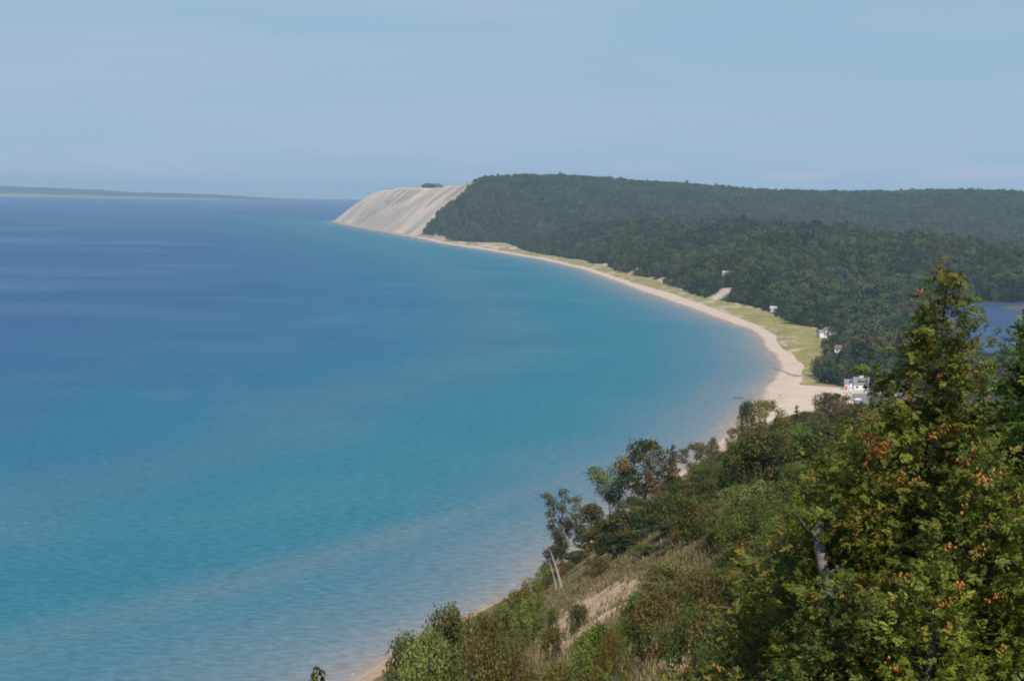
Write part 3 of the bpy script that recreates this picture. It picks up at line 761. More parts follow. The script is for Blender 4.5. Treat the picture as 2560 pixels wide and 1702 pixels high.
# ------------------------------------------------------------------ village buildings
def gable_house(name, w_, d_, hw, hr, wallm, roofm, windows=(), front_gable=False, chimney=None, cupola=False, wing=None):
    """front wall along x at y=-d/2; ridge along x, or along y when front_gable"""
    root = empty(name)
    a, b_ = w_ / 2, d_ / 2
    mb = MB()
    if not front_gable:
        v = [(-a, -b_, 0), (a, -b_, 0), (a, b_, 0), (-a, b_, 0), (-a, -b_, hw), (a, -b_, hw), (a, b_, hw), (-a, b_, hw), (-a, 0, hw + hr), (a, 0, hw + hr)]
        mb.add(v, [(0, 1, 5, 4), (2, 3, 7, 6), (1, 2, 6, 9, 5), (3, 0, 4, 8, 7)])
    else:
        v = [(-a, -b_, 0), (a, -b_, 0), (a, b_, 0), (-a, b_, 0), (-a, -b_, hw), (a, -b_, hw), (a, b_, hw), (-a, b_, hw), (0, -b_, hw + hr), (0, b_, hw + hr)]
        mb.add(v, [(0, 1, 5, 8, 4), (1, 2, 6, 5), (2, 3, 7, 9, 6), (3, 0, 4, 7)])
    mb.build('wall', wallm, root)
    e = .45; t = .22; rf = MB()
    def slab(p):
        p = np.array(p); nrm = np.cross(p[1] - p[0], p[3] - p[0]); nrm /= np.linalg.norm(nrm)
        if nrm[2] < 0: nrm = -nrm
        q = p + nrm * t
        rf.add(list(p + nrm * .02) + list(q), [(3, 2, 1, 0), (4, 5, 6, 7), (0, 1, 5, 4), (1, 2, 6, 5), (2, 3, 7, 6), (3, 0, 4, 7)])
    if not front_gable:
        k = hr / b_
        slab([(-a - e, -b_ - e, hw - e * k), (a + e, -b_ - e, hw - e * k), (a + e, 0, hw + hr), (-a - e, 0, hw + hr)])
        slab([(a + e, b_ + e, hw - e * k), (-a - e, b_ + e, hw - e * k), (-a - e, 0, hw + hr), (a + e, 0, hw + hr)])
    else:
        k = hr / a
        slab([(-a - e, b_ + e, hw - e * k), (-a - e, -b_ - e, hw - e * k), (0, -b_ - e, hw + hr), (0, b_ + e, hw + hr)])
        slab([(a + e, -b_ - e, hw - e * k), (a + e, b_ + e, hw - e * k), (0, b_ + e, hw + hr), (0, -b_ - e, hw + hr)])
    ro = rf.build('roof', roofm, root)
    if chimney:
        m_ = MB(); m_.box(chimney - .4, chimney + .4, -.4, .4, hw + hr - .6, hw + hr + 1.2); m_.build('chimney', M['roof_red'], ro)
    if cupola:
        m_ = MB(); m_.box(-1.3, 1.3, -.9, .9, hw + hr - .8, hw + hr + .7); m_.add([(-1.5, -1.1, hw + hr + .7), (1.5, -1.1, hw + hr + .7), (1.5, 1.1, hw + hr + .7), (-1.5, 1.1, hw + hr + .7), (0, 0, hw + hr + 1.4)], [(3, 2, 1, 0), (0, 1, 4), (1, 2, 4), (2, 3, 4), (3, 0, 4)])
        m_.build('cupola', M['white_paint'], ro)
    for (wx, wz, ww, wh) in windows:
        m_ = MB(); m_.box(wx - ww / 2 - .1, wx + ww / 2 + .1, -b_ - .06, -b_ + .02, wz - .1, wz + wh + .1); wo_ = m_.build('window', M['white_paint'], root)
        m_ = MB(); m_.box(wx - ww / 2, wx + ww / 2, -b_ - .09, -b_ - .055, wz, wz + wh); m_.build('pane', M['glass'], wo_)
    return root

def stand(o, h, rz, label, cat='house', dz=0.):
    x, y = float(h[0]), float(h[1]); o.location = (x, y, Tz(x, y) + dz); o.rotation_euler = (0, 0, rz)
    return tag(o, label, cat)
R = math.radians
h1 = gable_house('beach_house', 9.2, 8, 4.0, 3.8, M['white_paint'], M['roof_grey'], [(-2.6, 1.3, 1.4, 1.3), (1.6, 1.3, 1.3, 1.2)], cupola=True)
m_ = MB(); m_.box(-10.2, -4.62, -2.5, 3.2, 0, 3.6); m_.build('wing', M['white_paint'], h1)
m_ = MB(); m_.add([(-10.6, -2.9, 3.5), (-4.8, -2.9, 3.5), (-4.8, 3.6, 3.5), (-10.6, 3.6, 3.5), (-10.6, .35, 6.4), (-4.8, .35, 6.4)], [(0, 1, 5, 4), (2, 3, 4, 5), (1, 2, 5), (3, 0, 4), (3, 2, 1, 0)]); m_.build('wing_roof', M['roof_grey'], h1)
m_ = MB(); m_.box(-9.9, -8.4, -2.62, -2.45, .1, 2.4); m_.build('door', M['red_paint'], h1)
stand(h1, hA, R(-8), 'white house with grey shingle roof and cupola behind the small lighthouse at the beach', dz=.3)
o = gable_house('gabled_house', 9.5, 10, 5.2, 3.4, M['white_paint'], M['roof_grey'], [(-2.4, 3.2, 1.2, 1.4), (2.4, 3.2, 1.2, 1.4), (-2.4, .9, 1.3, 1.4), (2.4, .9, 1.3, 1.4)], front_gable=True, chimney=1.4)
m_ = MB(); m_.box(-9, -4.8, -4, 4, 0, 4.4); m_.build('wing', M['white_paint'], o)
m_ = MB(); m_.add([(-9.4, -4.4, 4.4), (-4.8, -4.4, 4.4), (-4.8, 4.4, 4.4), (-9.4, 4.4, 4.4), (-9.4, 0, 6.6), (-4.8, 0, 6.6)], [(0, 1, 5, 4), (2, 3, 4, 5), (1, 2, 5), (3, 0, 4), (3, 2, 1, 0)]); m_.build('wing_roof', M['roof_grey'], o)
stand(o, hB, R(12), 'tall white gabled house with grey roof among trees above the dune grass', dz=.5)
o = gable_house('cottage', 10, 8, 3.2, 2.3, M['white_paint'], M['roof_red'], [(-3, 1, 1.3, 1.2), (0, 1, 1.3, 1.2), (3, 1, 1.3, 1.2)], chimney=2)
stand(o, hC, R(-20), 'low white cottage with reddish roof below the tall gabled house', dz=1.5)
o = gable_house('long_house', 10, 7, 3.8, 2.0, M['white_paint'], M['roof_pale'], [(-4, 1, 1.3, 1.4), (-1.3, 1, 1.3, 1.4), (1.3, 1, 1.3, 1.4), (4, 1, 1.3, 1.4)])
stand(o, hD, R(-5), 'long white house with pale roof at the edge of the dune grass', dz=.5)
o = gable_house('hill_house', 11.5, 8, 3.4, 2.0, M['white_paint'], M['roof_pale'], [(-3.5, 1, 1.8, 1.6), (0, 1, 1.8, 1.6), (3.5, 1, 1.8, 1.6)])
stand(o, hE, R(-10), 'white house high above the sandy blow-out in the wood', dz=1.5)
o = gable_house('forest_cabin', 8, 6, 3, 2.2, M['white_paint'], M['roof_pale'], [(-2, 1, 1.2, 1.2), (2, 1, 1.2, 1.2)])
stand(o, hF, R(15), 'small pale-roofed cabin half hidden in the village wood', 'cabin', dz=4.)

# lighthouse in front of the beach house
root = empty('lighthouse')
m_ = MB(); m_.lathe([(1.75, -.8), (1.75, .3), (1.55, .3), (1.2, 8.0)], 16); m_.build('tower', M['white_paint'], root)
m_ = MB(); m_.lathe([(1.2, 8.0), (1.6, 8.15), (1.6, 8.4)], 16); g_ = m_.build('gallery', M['white_paint'], root)
m_ = MB()
for k in range(8): t = k * math.pi / 4; m_.tube([(1.5 * math.cos(t), 1.5 * math.sin(t), 8.4), (1.5 * math.cos(t), 1.5 * math.sin(t), 9.2)], [.04, .04], 5)
m_.lathe([(1.54, 9.2), (1.54, 9.28), (1.46, 9.28)], 16); m_.build('railing', M['lantern_green'], g_)
m_ = MB(); m_.lathe([(.8, 8.4), (.8, 9.9)], 8); m_.build('lantern_room', M['glass'], root)
m_ = MB(); m_.lathe([(1.05, 9.9), (.95, 10.1), (.35, 10.75), (.1, 11.0), (.06, 11.4)], 12); m_.build('lantern_roof', M['lantern_green'], root)
m_ = MB(); m_.box(-.45, .45, -1.62, -1.45, .3, 2.3); m_.build('door', M['lantern_green'], root)
m_ = MB(); m_.box(-.25, .25, -1.5, -1.3, 4.5, 5.3); m_.build('window', M['glass'], root)
lx, ly = ground(850.3, 392.0, 4.0); root.location = (lx, ly, Tz(lx, ly)); root.scale = (.85, .85, .82)
tag(root, 'small white lighthouse tower with dark green lantern on the beach', 'lighthouse')

# utility pole, parking lot with cars
root = empty('utility_pole'); m_ = MB(); m_.tube([(0, 0, -.5), (0, 0, 13.5)], [.2, .14], 8); m_.build('pole', M['pole_wood'], root)
m_ = MB(); m_.box(-1.5, 1.5, -.08, .08, 12.3, 12.5); m_.build('crossarm', M['pole_wood'], root)
for xx in (-1.3, -.5, .5, 1.3):
    m_ = MB(); m_.lathe([(.05, 12.5), (.09, 12.6), (.05, 12.8)], 8, (xx, 0)); m_.build('insulator', M['roof_pale'], root)
ux, uy = ground(889.5, 392, 4.); root.location = (ux, uy, Tz(ux, uy)); tag(root, 'grey wooden utility pole with one crossarm beside the beach house', 'pole')
lp = [(p[0], p[1]) for p in LOT]
xs, ys = np.meshgrid(np.linspace(180, 270, 60), np.linspace(1110, 1300, 90), indexing='ij'); xs, ys = xs.ravel(), ys.ravel()
i = np.arange(59 * 90).reshape(59, 90)[:, :-1].ravel(); F = np.c_[i, i + 90, i + 91, i + 1]
F = F[inside(LOT, xs[F].mean(1), ys[F].mean(1))]
V, F = compact(np.c_[xs, ys, T(xs, ys) + .45], F)
tag(obj('parking_lot', mesh('parking_lot', V, F, M['asphalt'], smooth=True)), kind='structure')

def car(name, paint, L=4.6, W=1.8, Hh=1.5, van=False):
    root = empty(name)
    sec = [(-L / 2, .35), (-L / 2, .8), (-L / 2 + .15, .95), (-L * .36, 1.0), (-L * .28, Hh - .08 if van else Hh - .12), (-L * .22, Hh), (L * .18 if not van else L * .40, Hh), (L * .33 if not van else L * .47, .98 if not van else 1.0), (L / 2 - .1, .9), (L / 2, .72), (L / 2, .35)]
    if not van: sec[3] = (-L * .38, 1.0)
    bm = MB(); n_ = len(sec)
    wf = lambda z: W / 2 * (1 if z < 1.02 else .84)
    v = [(x_, sgn * wf(z_), z_) for sgn in (-1, 1) for x_, z_ in sec]
    bm.add(v, [tuple(range(n_)), tuple(range(2 * n_ - 1, n_ - 1, -1))] + [(i, i + n_, (i + 1) % n_ + n_, (i + 1) % n_) for i in range(n_)])
    bm.build('body', paint, root)
    g2 = MB(); x0, x1 = -L * .27, (L * .20 if not van else L * .40)
    for sgn in (-1, 1):
        yy = sgn * (W / 2 * .92 + .012)
        p = [(x0 - .05, 1.03), (x1 + .12, 1.03), (x1 - .05, Hh - .1), (x0 + .1, Hh - .1)]
        g2.add([(a_, sgn * (W / 2 * (.925 if z_ < 1.1 else .855)) + sgn * .03, z_) for a_, z_ in p], [(0, 1, 2, 3) if sgn < 0 else (3, 2, 1, 0)])
    g2.build('side_window', M['glass'], root)
    g3 = MB(); xw = -L * .36
    g3.add([(-L * .37 - .02, -W * .38, 1.04), (-L * .37 - .02, W * .38, 1.04), (-L * .275 - .03, W * .36, Hh - .14), (-L * .275 - .03, -W * .36, Hh - .14)], [(0, 3, 2, 1)])
    g3.build('rear_window', M['glass'], root)
    for sx_ in (-L * .31, L * .31):
        for sgn in (-1, 1):
            w2 = MB(); w2.tube([(sx_, sgn * (W / 2 - .2), .33), (sx_, sgn * (W / 2 + .02), .33)], [.33, .33], 12); wh = w2.build('wheel', M['rubber'], root)
            w3 = MB(); w3.tube([(sx_, sgn * (W / 2 + .02), .33), (sx_, sgn * (W / 2 + .035), .33)], [.19, .19], 10); w3.build('rim', M['roof_pale'], wh)
    return root
paints = {k: plain('car_paint_' + k, c_, .3, .5, .02) for k, c_ in (('navy', (.015, .03, .12)), ('white', (.75, .75, .73)), ('silver', (.4, .4, .42)), ('grey', (.2, .2, .21)))}
for k, van, px_, py_, rz, lab in (('navy', True, 861.5, 404.5, 75, 'dark blue van parked in front of the beach house'), ('white', False, 857.5, 398.5, 20, 'white car parked beside the dark blue van'),
                                  ('silver', False, 897, 419, 60, 'silver car parked at the far right of the lot'), ('grey', False, 889, 412, 100, 'grey car parked behind the silver car'), ('white', True, 895, 399, 70, 'white van parked under the utility pole')):
    x_, y_ = ground(px_, py_, 4.6)
    c_ = car('parked_van' if van else 'parked_car', paints[k], 5.4 if van else 4.6, 2.0 if van else 1.8, 2.3 if van else 1.5, van)
    c_.location = (x_, y_, Tz(x_, y_) + .47); c_.rotation_euler = (0, 0, R(rz)); tag(c_, lab, 'van' if van else 'car')

# driftwood, beach umbrellas
root_x, root_y = ground(738, 397, .5)
m_ = MB(); m_.tube([(-3.2, .3, .25), (-1, 0, .42), (1.2, -.1, .4), (3.2, .2, .3)], [.16, .26, .3, .34], 9)
m_.tube([(1.8, 0, .4), (2.2, .8, .95)], [.12, .05], 6); m_.tube([(-.6, 0, .4), (-1.2, -.7, .8)], [.1, .04], 6)
o = m_.build('driftwood_log', M['driftwood'], None, True); o.location = (root_x, root_y, .0); tag(o, 'dark driftwood log lying across the waterline below the bluff', 'driftwood')
def umbrella(cloth, px_, py_, z0, lab):
    root = empty('beach_umbrella'); m_ = MB(); m_.tube([(0, 0, -.3), (0, 0, 2.2)], [.03, .03], 6); m_.build('pole', M['white_paint'], root)
    m_ = MB(); n_ = 8; rim = [(1.15 * math.cos(k * math.pi / 4), 1.15 * math.sin(k * math.pi / 4), 1.72) for k in range(8)]; md_ = [(.62 * math.cos(k * math.pi / 4), .62 * math.sin(k * math.pi / 4), 2.06) for k in range(8)]
    m_.add(rim + md_ + [(0, 0, 2.2)], [(k, (k + 1) % 8, 8 + (k + 1) % 8, 8 + k) for k in range(8)] + [(8 + k, 8 + (k + 1) % 8, 16) for k in range(8)]); m_.build('canopy', cloth, root)
    x_, y_ = ground(px_, py_, z0); root.location = (x_, y_, Tz(x_, y_)); tag(root, lab, 'umbrella')
umbrella(M['blue_cloth'], 780, 397.5, 2, 'small blue umbrella on the wide sandy beach near the village')
umbrella(M['red_cloth'], 736.5, 430, 2, 'small red umbrella on the narrow beach under the bluff trees')

# ------------------------------------------------------------------ trees and shrubs on the near bluff
PX = lambda px, y: at(px, 340, y)[0] if False else None
def column_x(px, y):
    """x on the ground at distance y under photo column px"""
    py = 420.
    for _ in range(6):
        x, _z = at(px, py, y); py = proj(x, y, Tz(x, y))[1]
    return at(px, py, y)[0]
def rnd(seed): return np.random.default_rng(seed)

P = {}     # prototypes: root, height, width
def proto(key, *a, **k):
    P[key] = [make_tree(*a, **k), a[1], a[2], False]
proto('oak', 'oak_tree', 12, 9.5, .28, 22, 1.65, 230, .42, [OLIVE, OLIVE, BROWN, OCHRE, DARK], .26, 1, hollow=.45)
proto('oak2', 'oak_tree', 10, 9, .14, 23, 1.65, 240, .40, [OLIVE, DARK, GREEN, BROWN], .22, 2, hollow=.45)
proto('dark', 'oak_tree', 9, 6.5, .06, 20, 1.45, 250, .38, [DARK, DARK, OLIVE, BROWN], .2, 3)
proto('poplar', 'poplar_tree', 11, 7.5, .30, 26, .85, 110, .30, [(.10, .10, .05), (.085, .085, .045), BROWN, OLIVE], .20, 4, shape='vase', hollow=.2, thin=2)
proto('aspen', 'aspen_tree', 10.5, 8, .48, 24, 1.25, 200, .25, [PALE, (.12, .125, .06), OLIVE], .15, 5, shape='vase', hollow=.2, bark='bark', stems=3, thin=2)
proto('fir', 'fir_tree', 9.5, 4.2, .06, 24, 1.0, 80, .36, [OLIVE, OCHRE, DARK], .16, 6, shape='cone')
proto('brown', 'oak_tree', 9, 8, .18, 19, 1.4, 170, .36, [BROWN, BROWN, OLIVE, OCHRE], .2, 7, hollow=.35)
proto('bush', 'round_shrub', 4.5, 4.6, .04, 13, 1.1, 190, .26, [GREEN, OLIVE, LIME], .07, 8, stems=3)
proto('bush2', 'olive_shrub', 4, 4.8, .04, 13, 1.05, 190, .25, [OLIVE, OLIVE, BROWN, OCHRE], .07, 9, stems=3)
proto('dkbush', 'dark_shrub', 4, 4.2, .02, 12, 1.05, 190, .26, [DARK, OLIVE], .07, 10, stems=3)

def plant(key, px, d, top, wpx, label, group=None, rz=None, cat='tree'):
    """stand a tree under photo column px at distance d so that its top reaches photo row top"""
    root, H, W, used = P[key]
    o = copy_tree(root) if used else root
    P[key][3] = True
    x = column_x(px, d); z = Tz(x, d)
    h = max(at(px, top, d)[1] - z, 1.2); w_ = wpx * d / FPX
    put(o, x, d, z, w_ / W, h / H, rz if rz is not None else random.uniform(0, 6.28))
    return tag(o, label, cat, group)

BR = []
plant('poplar', 561, 372, 491, 56, 'tall sparse grey-green poplar at the left end of the bluff trees, water behind', rz=.4)
plant('dark', 590, 360, 504, 32, 'dark bushy oak just right of the tall sparse poplar')
plant('aspen', 612, 402, 465, 58, 'pale wispy aspen with thin bare stems, between sparse poplar and tall oak')
plant('oak', 645, 392, 439, 54, 'tall spreading oak, highest on the seaward edge, with gaps showing the sea', rz=2.)
plant('fir', 672, 398, 443, 20, 'slender ochre-green fir leaning against the right side of the tall spreading oak')
plant('oak2', 633, 335, 496, 34, 'rounded yellowish oak in front of the pale wispy aspen')
plant('brown', 696, 432, 442, 40, 'brownish open-crowned oak right of the slender fir')
plant('dkbush', 713, 480, 437, 15, 'small dark green round tree on the skyline against the water', cat='shrub')
plant('brown', 733, 520, 427, 17, 'small brownish oak beside the narrow beach under the bluff')
plant('oak2', 745, 590, 401, 19, 'small oak standing out against pale beach sand and water')
plant('brown', 765, 545, 399, 44, 'wide brownish oak crown with sand showing through it')
plant('brown', 757, 400, 432, 44, 'greyish half bare oak below the wide brownish crown')
plant('oak', 836, 700, 393, 40, 'broad olive oak rising in front of the white beach house')
plant('dkbush', 823, 760, 392, 22, 'reddish-tinged dark shrub at the sand edge near the village', cat='shrub')
plant('oak2', 806, 900, 411, 22, 'rounded green oak in the gap below the wide sand by the village')
plant('dark', 822, 930, 409, 20, 'dark oak in front of the sand, left of the parking lot')
plant('oak2', 834, 860, 413, 24, 'green oak just below the parking lot')
plant('bush2', 814, 820, 419, 20, 'olive shrub below the rounded green oak near the village', cat='shrub')
plant('dark', 795, 850, 414, 18, 'small dark oak at the lower edge of the wide sand')
plant('bush', 846, 900, 411, 18, 'green shrub at the near corner of the parking lot', cat='shrub')
plant('fir', 796, 640, 404, 14, 'short dark fir by the wide sandy beach')
plant('oak2', 880, 860, 377, 24, 'yellow-green maple crown beside the parked dark blue van')
plant('bush', 633, 300, 538, 40, 'bright green dense shrub above the grassy slope', cat='shrub')
plant('bush2', 598, 290, 558, 24, 'olive shrub at the upper left edge of the grassy slope', cat='shrub')
plant('dark', 706, 240, 492, 58, 'dark bushy oak above the grassy slope, left of the thicket')
plant('dark', 688, 210, 520, 62, 'brown-green bushy oak overhanging the top of the grassy slope')
plant('dark', 578, 340, 550, 26, 'dark shrubby tree below the sparse poplar', rz=1.)
plant('bush2', 562, 330, 560, 26, 'yellow-green shrub left of the dark shrubby tree', cat='shrub')
plant('bush', 545, 320, 566, 24, 'green shrub under the leaning white snags', cat='shrub')
plant('bush2', 531, 300, 577, 26, 'grey-green shrub at the brink of the bluff above water', cat='shrub')
plant('bush', 514, 290, 590, 22, 'leftmost green shrub on the brink of the far grassy slope', cat='shrub')
plant('dkbush', 505, 260, 600, 16, 'small dark shrub where the grassy slope meets the water edge', cat='shrub')

for key, px_, d_, top, wpx, lab in (
    ('dark', 622, 262, 512, 52, 'dark dense oak above the top left corner of the grassy slope'), ('oak2', 655, 275, 498, 52, 'wide green oak below the tall spreading oak'),
    ('oak2', 683, 300, 480, 50, 'olive green oak under the slender ochre fir'), ('dark', 672, 235, 514, 50, 'dark oak whose foot stands on the upper grassy slope'),
    ('bush', 648, 215, 545, 46, 'bright low shrub on the upper right of the grassy slope'), ('dark', 604, 315, 524, 40, 'dark green oak under the pale wispy aspen'),
    ('brown', 715, 300, 466, 52, 'brownish oak crown in the upper thicket, left of the half bare oak'), ('oak', 738, 330, 452, 50, 'olive oak in the upper thicket below the half bare oak'),
    ('bush2', 600, 245, 556, 36, 'olive shrub above the bare sand, below the dark oaks'), ('dark', 556, 335, 545, 30, 'dark tree behind the leaning snags under the sparse poplar'),
    ('bush2', 522, 190, 588, 34, 'olive shrub hiding the beach left of the snags'), ('leafy', 505, 72, 604, 36, 'leafy shrub at the brink hiding the narrow beach'),
    ('leafy', 530, 110, 592, 34, 'leafy green shrub at the brink below the thin grey stem'), ('leafy2', 478, 64, 613, 44, 'green shrub at the brink between two taller leafy shrubs'),
    ('leafy', 424, 38, 628, 60, 'leafy shrub second from the left at the brink')):
    BR.append((key, px_, d_, top, wpx, lab))
# dead snags: bare leaning trunks
def snag(px, py, d, h, dx, tr, label, fork=0):
    mb = MB(); x, _z = at(px, py, d); z = Tz(x, d)
    pts = [np.array((0, 0, -.4)) + np.array((dx, .1 * dx, h)) * t + np.array((.06 * h * math.sin(t * 4), 0, 0)) * .3 for t in np.linspace(0, 1, 6)]
    mb.tube(pts, [tr * (1 - .75 * t) for t in np.linspace(0, 1, 6)], 7)
    root = empty('dead_snag'); mb.build('trunk', M['dead_wood'], root, True)
    r = rnd(int(px * 7))
    for k in range(4 + fork):
        m2 = MB(); t = r.uniform(.45, .92); p = pts[int(t * 5)]; e = p + np.array((r.normal(0, .16 * h), r.normal(0, .1 * h), r.uniform(.05, .16) * h))
        m2.tube([p, (p + e) / 2 + r.normal(0, .02 * h, 3), e], [tr * .3, tr * .2, tr * .06], 5); m2.build('branch', M['dead_wood'], root, True)
    root.location = (x, d, z); tag(root, label, 'dead tree')
snag(562, 600, 285, 6.4, -1.9, .24, 'thick pale dead trunk leaning left at the brink of the slope')
snag(557, 600, 288, 5.4, -1.3, .15, 'thinner pale dead trunk just left of the thick leaning one')
snag(535, 607, 290, 4.6, -1.3, .09, 'thin grey dead stem leaning left among shrubs at the brink')
snag(606, 566, 335, 4.2, -.7, .13, 'white bare trunk in the shadow under the dark bushy oak')

# ---- near shrubs, leaves one can make out
def near_shrub(key, name, H, W, n, lr, per, size, pal, seed, **k):
    P[key] = [make_tree(name, H, W, .03, n, lr, per, size, pal, .035, seed, stems=5, **k), H, W, False]
near_shrub('leafy', 'leafy_shrub', 2.4, 2.4, 26, .40, 230, .085, [(.155, .165, .042), (.125, .13, .036), PALE * 1.2, OLIVE * 1.2], 21, hollow=.3, aspect=.75)
near_shrub('leafy2', 'leafy_shrub', 2.0, 2.6, 26, .40, 230, .08, [OLIVE * 1.2, (.14, .14, .036), GREEN, BROWN], 22, hollow=.3, aspect=.75)
near_shrub('rust', 'sumac_shrub', 2.0, 2.4, 22, .38, 190, .09, [(.15, .045, .018), (.12, .07, .025), BROWN, OLIVE, OLIVE, OCHRE], 23, hollow=.3, aspect=.4)
near_shrub('green', 'green_shrub', 1.7, 2.2, 20, .40, 230, .09, [GREEN, (.075, .12, .02), LIME, OLIVE], 24, hollow=.3)
near_shrub('low', 'low_shrub', 1.0, 1.5, 14, .28, 170, .07, [OLIVE, DARK, BROWN], 25, hollow=.3)
# the thicket: trees and shrubs filling the bluff between grass slope, skyline and cedars
SKYX = [520, 540, 560, 600, 625, 650, 685, 700, 720, 735, 760, 790, 820, 840, 868, 900, 940, 1024]
SKYY = [600, 575, 560, 532, 505, 486, 462, 452, 446, 434, 413, 412, 410, 398, 402, 400, 392, 384]
KL = {'leafy': 'leafy olive shrub', 'leafy2': 'leafy green shrub', 'green': 'bright green shrub', 'low': 'low dark shrub', 'oak': 'olive oak', 'oak2': 'green oak', 'dark': 'dark bushy oak', 'brown': 'brownish oak', 'fir': 'slender fir', 'bush': 'green shrub', 'bush2': 'olive shrub', 'dkbush': 'dark shrub', 'aspen': 'pale aspen', 'poplar': 'thin poplar'}
r = rnd(55); placed = []; cnt = 0
keys = ['oak', 'oak2', 'oak2', 'dark', 'dark', 'brown', 'brown', 'fir', 'bush', 'bush', 'bush2', 'bush2', 'dkbush', 'dkbush']
for tries in range(9000):
    if cnt >= 215: break
    d = math.exp(r.uniform(math.log(70), math.log(950))); px = r.uniform(585, 960)
    key = keys[int(r.integers(len(keys)))]; root, H, W, used = P[key]
    if d < 150: key = ['leafy', 'leafy2', 'green', 'low'][int(r.integers(4))]; root, H, W, used = P[key]
    small = H < 5
    if small and d > 350: continue
    if not small and d < 110: continue
    h = H * r.uniform(.7, 1.15) * (1.3 if d < 150 else .8 if d < 200 else 1); wpx = W * r.uniform(.8, 1.15) * h / H * FPX / d
    x = (px - 512) * d / FPX
    if any((x - q[0]) ** 2 + ((d - q[1]) * .6) ** 2 < (.29 * (q[2] + wpx * d / FPX)) ** 2 for q in placed): continue
    z = Tz(x, d); 
    if z < 3.5: continue
    px0, base = proj(x, d, z); top = proj(x, d, z + h)[1]
    if top < np.interp(px0, SKYX, SKYY) or top < np.interp(px0 - wpx * .4, SKYX, SKYY) - 3: continue
    yy = np.linspace(top + 2, base, 8); 
    if inside(GRASSPX, np.full(8, px0), yy).any() or inside(GRASSPX, np.full(8, px0 - wpx * .42), yy).any(): continue
    if px0 < 700 and d < 180: continue
    if d < 330 and px0 < 640: continue
    if base > 760: continue
    zone = 'near the village end of the bluff' if d > 560 else ('on the skyline above the beach' if top < np.interp(px0, SKYX, SKYY) + 22 else ('in the shaded thicket beside the big cedar' if px0 > 780 and d < 300 else ('in the thicket above the grassy slope' if d < 300 else 'in the middle of the bluff wood')))
    o = plant(key, px0, d, top, wpx, KL[key] + ' ' + zone, KL[key] + 's ' + zone, cat='shrub' if small else 'tree')
    placed.append((x, d, wpx * d / FPX)); cnt += 1
print('thicket', cnt)

NS = [('leafy', 407, 42, 634, 56, 'leafy olive shrub at the lower left brink of the slope, tallest leaves against the water'),
      ('leafy', 452, 47, 606, 64, 'tall leafy green shrub with upright twigs left of the far grassy slope'),
      ('leafy2', 488, 56, 614, 46, 'green shrub right behind the tall leafy one with upright twigs'),
      ('leafy', 436, 34, 641, 76, 'broad pale olive shrub along the bottom edge, left of the grassy patch'),
      ('leafy2', 478, 36, 640, 70, 'olive shrub at the bottom between pale broad shrub and grass'),
      ('leafy2', 512, 40, 650, 50, 'low olive shrub with tan stems at the bottom below the grass'),
      ('low', 551, 62, 630, 27, 'small round dark shrub on the bare sand, lowest of three'),
      ('low', 574, 78, 622, 18, 'tiny dark shrub in the middle of the bare sand'),
      ('low', 580, 95, 603, 20, 'small dark shrub at the upper edge of the bare sand'),
      ('low', 553, 105, 607, 16, 'small brown-green tuft shrub left of the bare sand'),
      ('leafy', 672, 66, 568, 66, 'pale leafy shrub right of the bare sand, catching the sun'),
      ('leafy2', 700, 58, 590, 70, 'olive leafy shrub between the pale one and the rusty sumac'),
      ('rust', 722, 52, 584, 70, 'rusty red sumac shrub in the middle of the foreground slope'),
      ('rust', 744, 62, 570, 46, 'smaller rust-tinged shrub behind the red sumac'),
      ('green', 640, 42, 622, 52, 'bright green shrub at the bottom, right of the bare sand'),
      ('green', 600, 34, 640, 60, 'lowest bright green shrub at the bottom edge under the bare sand'),
      ('leafy2', 655, 36, 628, 66, 'olive shrub left of the small pink sand spot'),
      ('leafy2', 724, 34, 628, 84, 'olive shrub at the bottom below the red sumac'),
      ('leafy', 760, 40, 596, 64, 'pale olive shrub right of the red sumac under bare branches'),
      ('green', 782, 32, 650, 56, 'green shrub at the bottom beside the dark hollow under the cedar'),
      ('green', 764, 27, 656, 80, 'low green shrub on the bottom edge near the dark hollow'),
      ('leafy2', 700, 27, 655, 70, 'low olive shrub on the bottom edge right of the pink sand spot'),
      ('leafy2', 560, 29, 664, 70, 'low olive shrub at the bottom edge under the grassy patch'),
      ('dkbush', 800, 90, 520, 90, 'dark shrub behind the left flank of the cedar'),
      ('leafy', 792, 70, 548, 80, 'olive shrub in front of the dark one left of the cedar'),
      ('leafy2', 748, 82, 538, 70, 'olive brown shrub above the red sumac'),
      ('rust', 612, 30, 662, 40, 'red-leaved low sumac at the bottom edge below the bare sand')]
for key, px_, d, top, wpx, lab in NS + BR:
    plant(key, px_, d, top, wpx, lab, cat='shrub')
# a sapling tip that rises at the lower left
P['sapling'] = [make_tree('sapling', 2.2, .30, .45, 9, .075, 42, .055, [OLIVE, OCHRE, (.10, .11, .03)], .012, 31, hollow=.2), 2.2, .3, False]
plant('sapling', 310, 12.5, 660, 34, 'single bushy sapling tip rising at the bottom left against the water', cat='sapling')

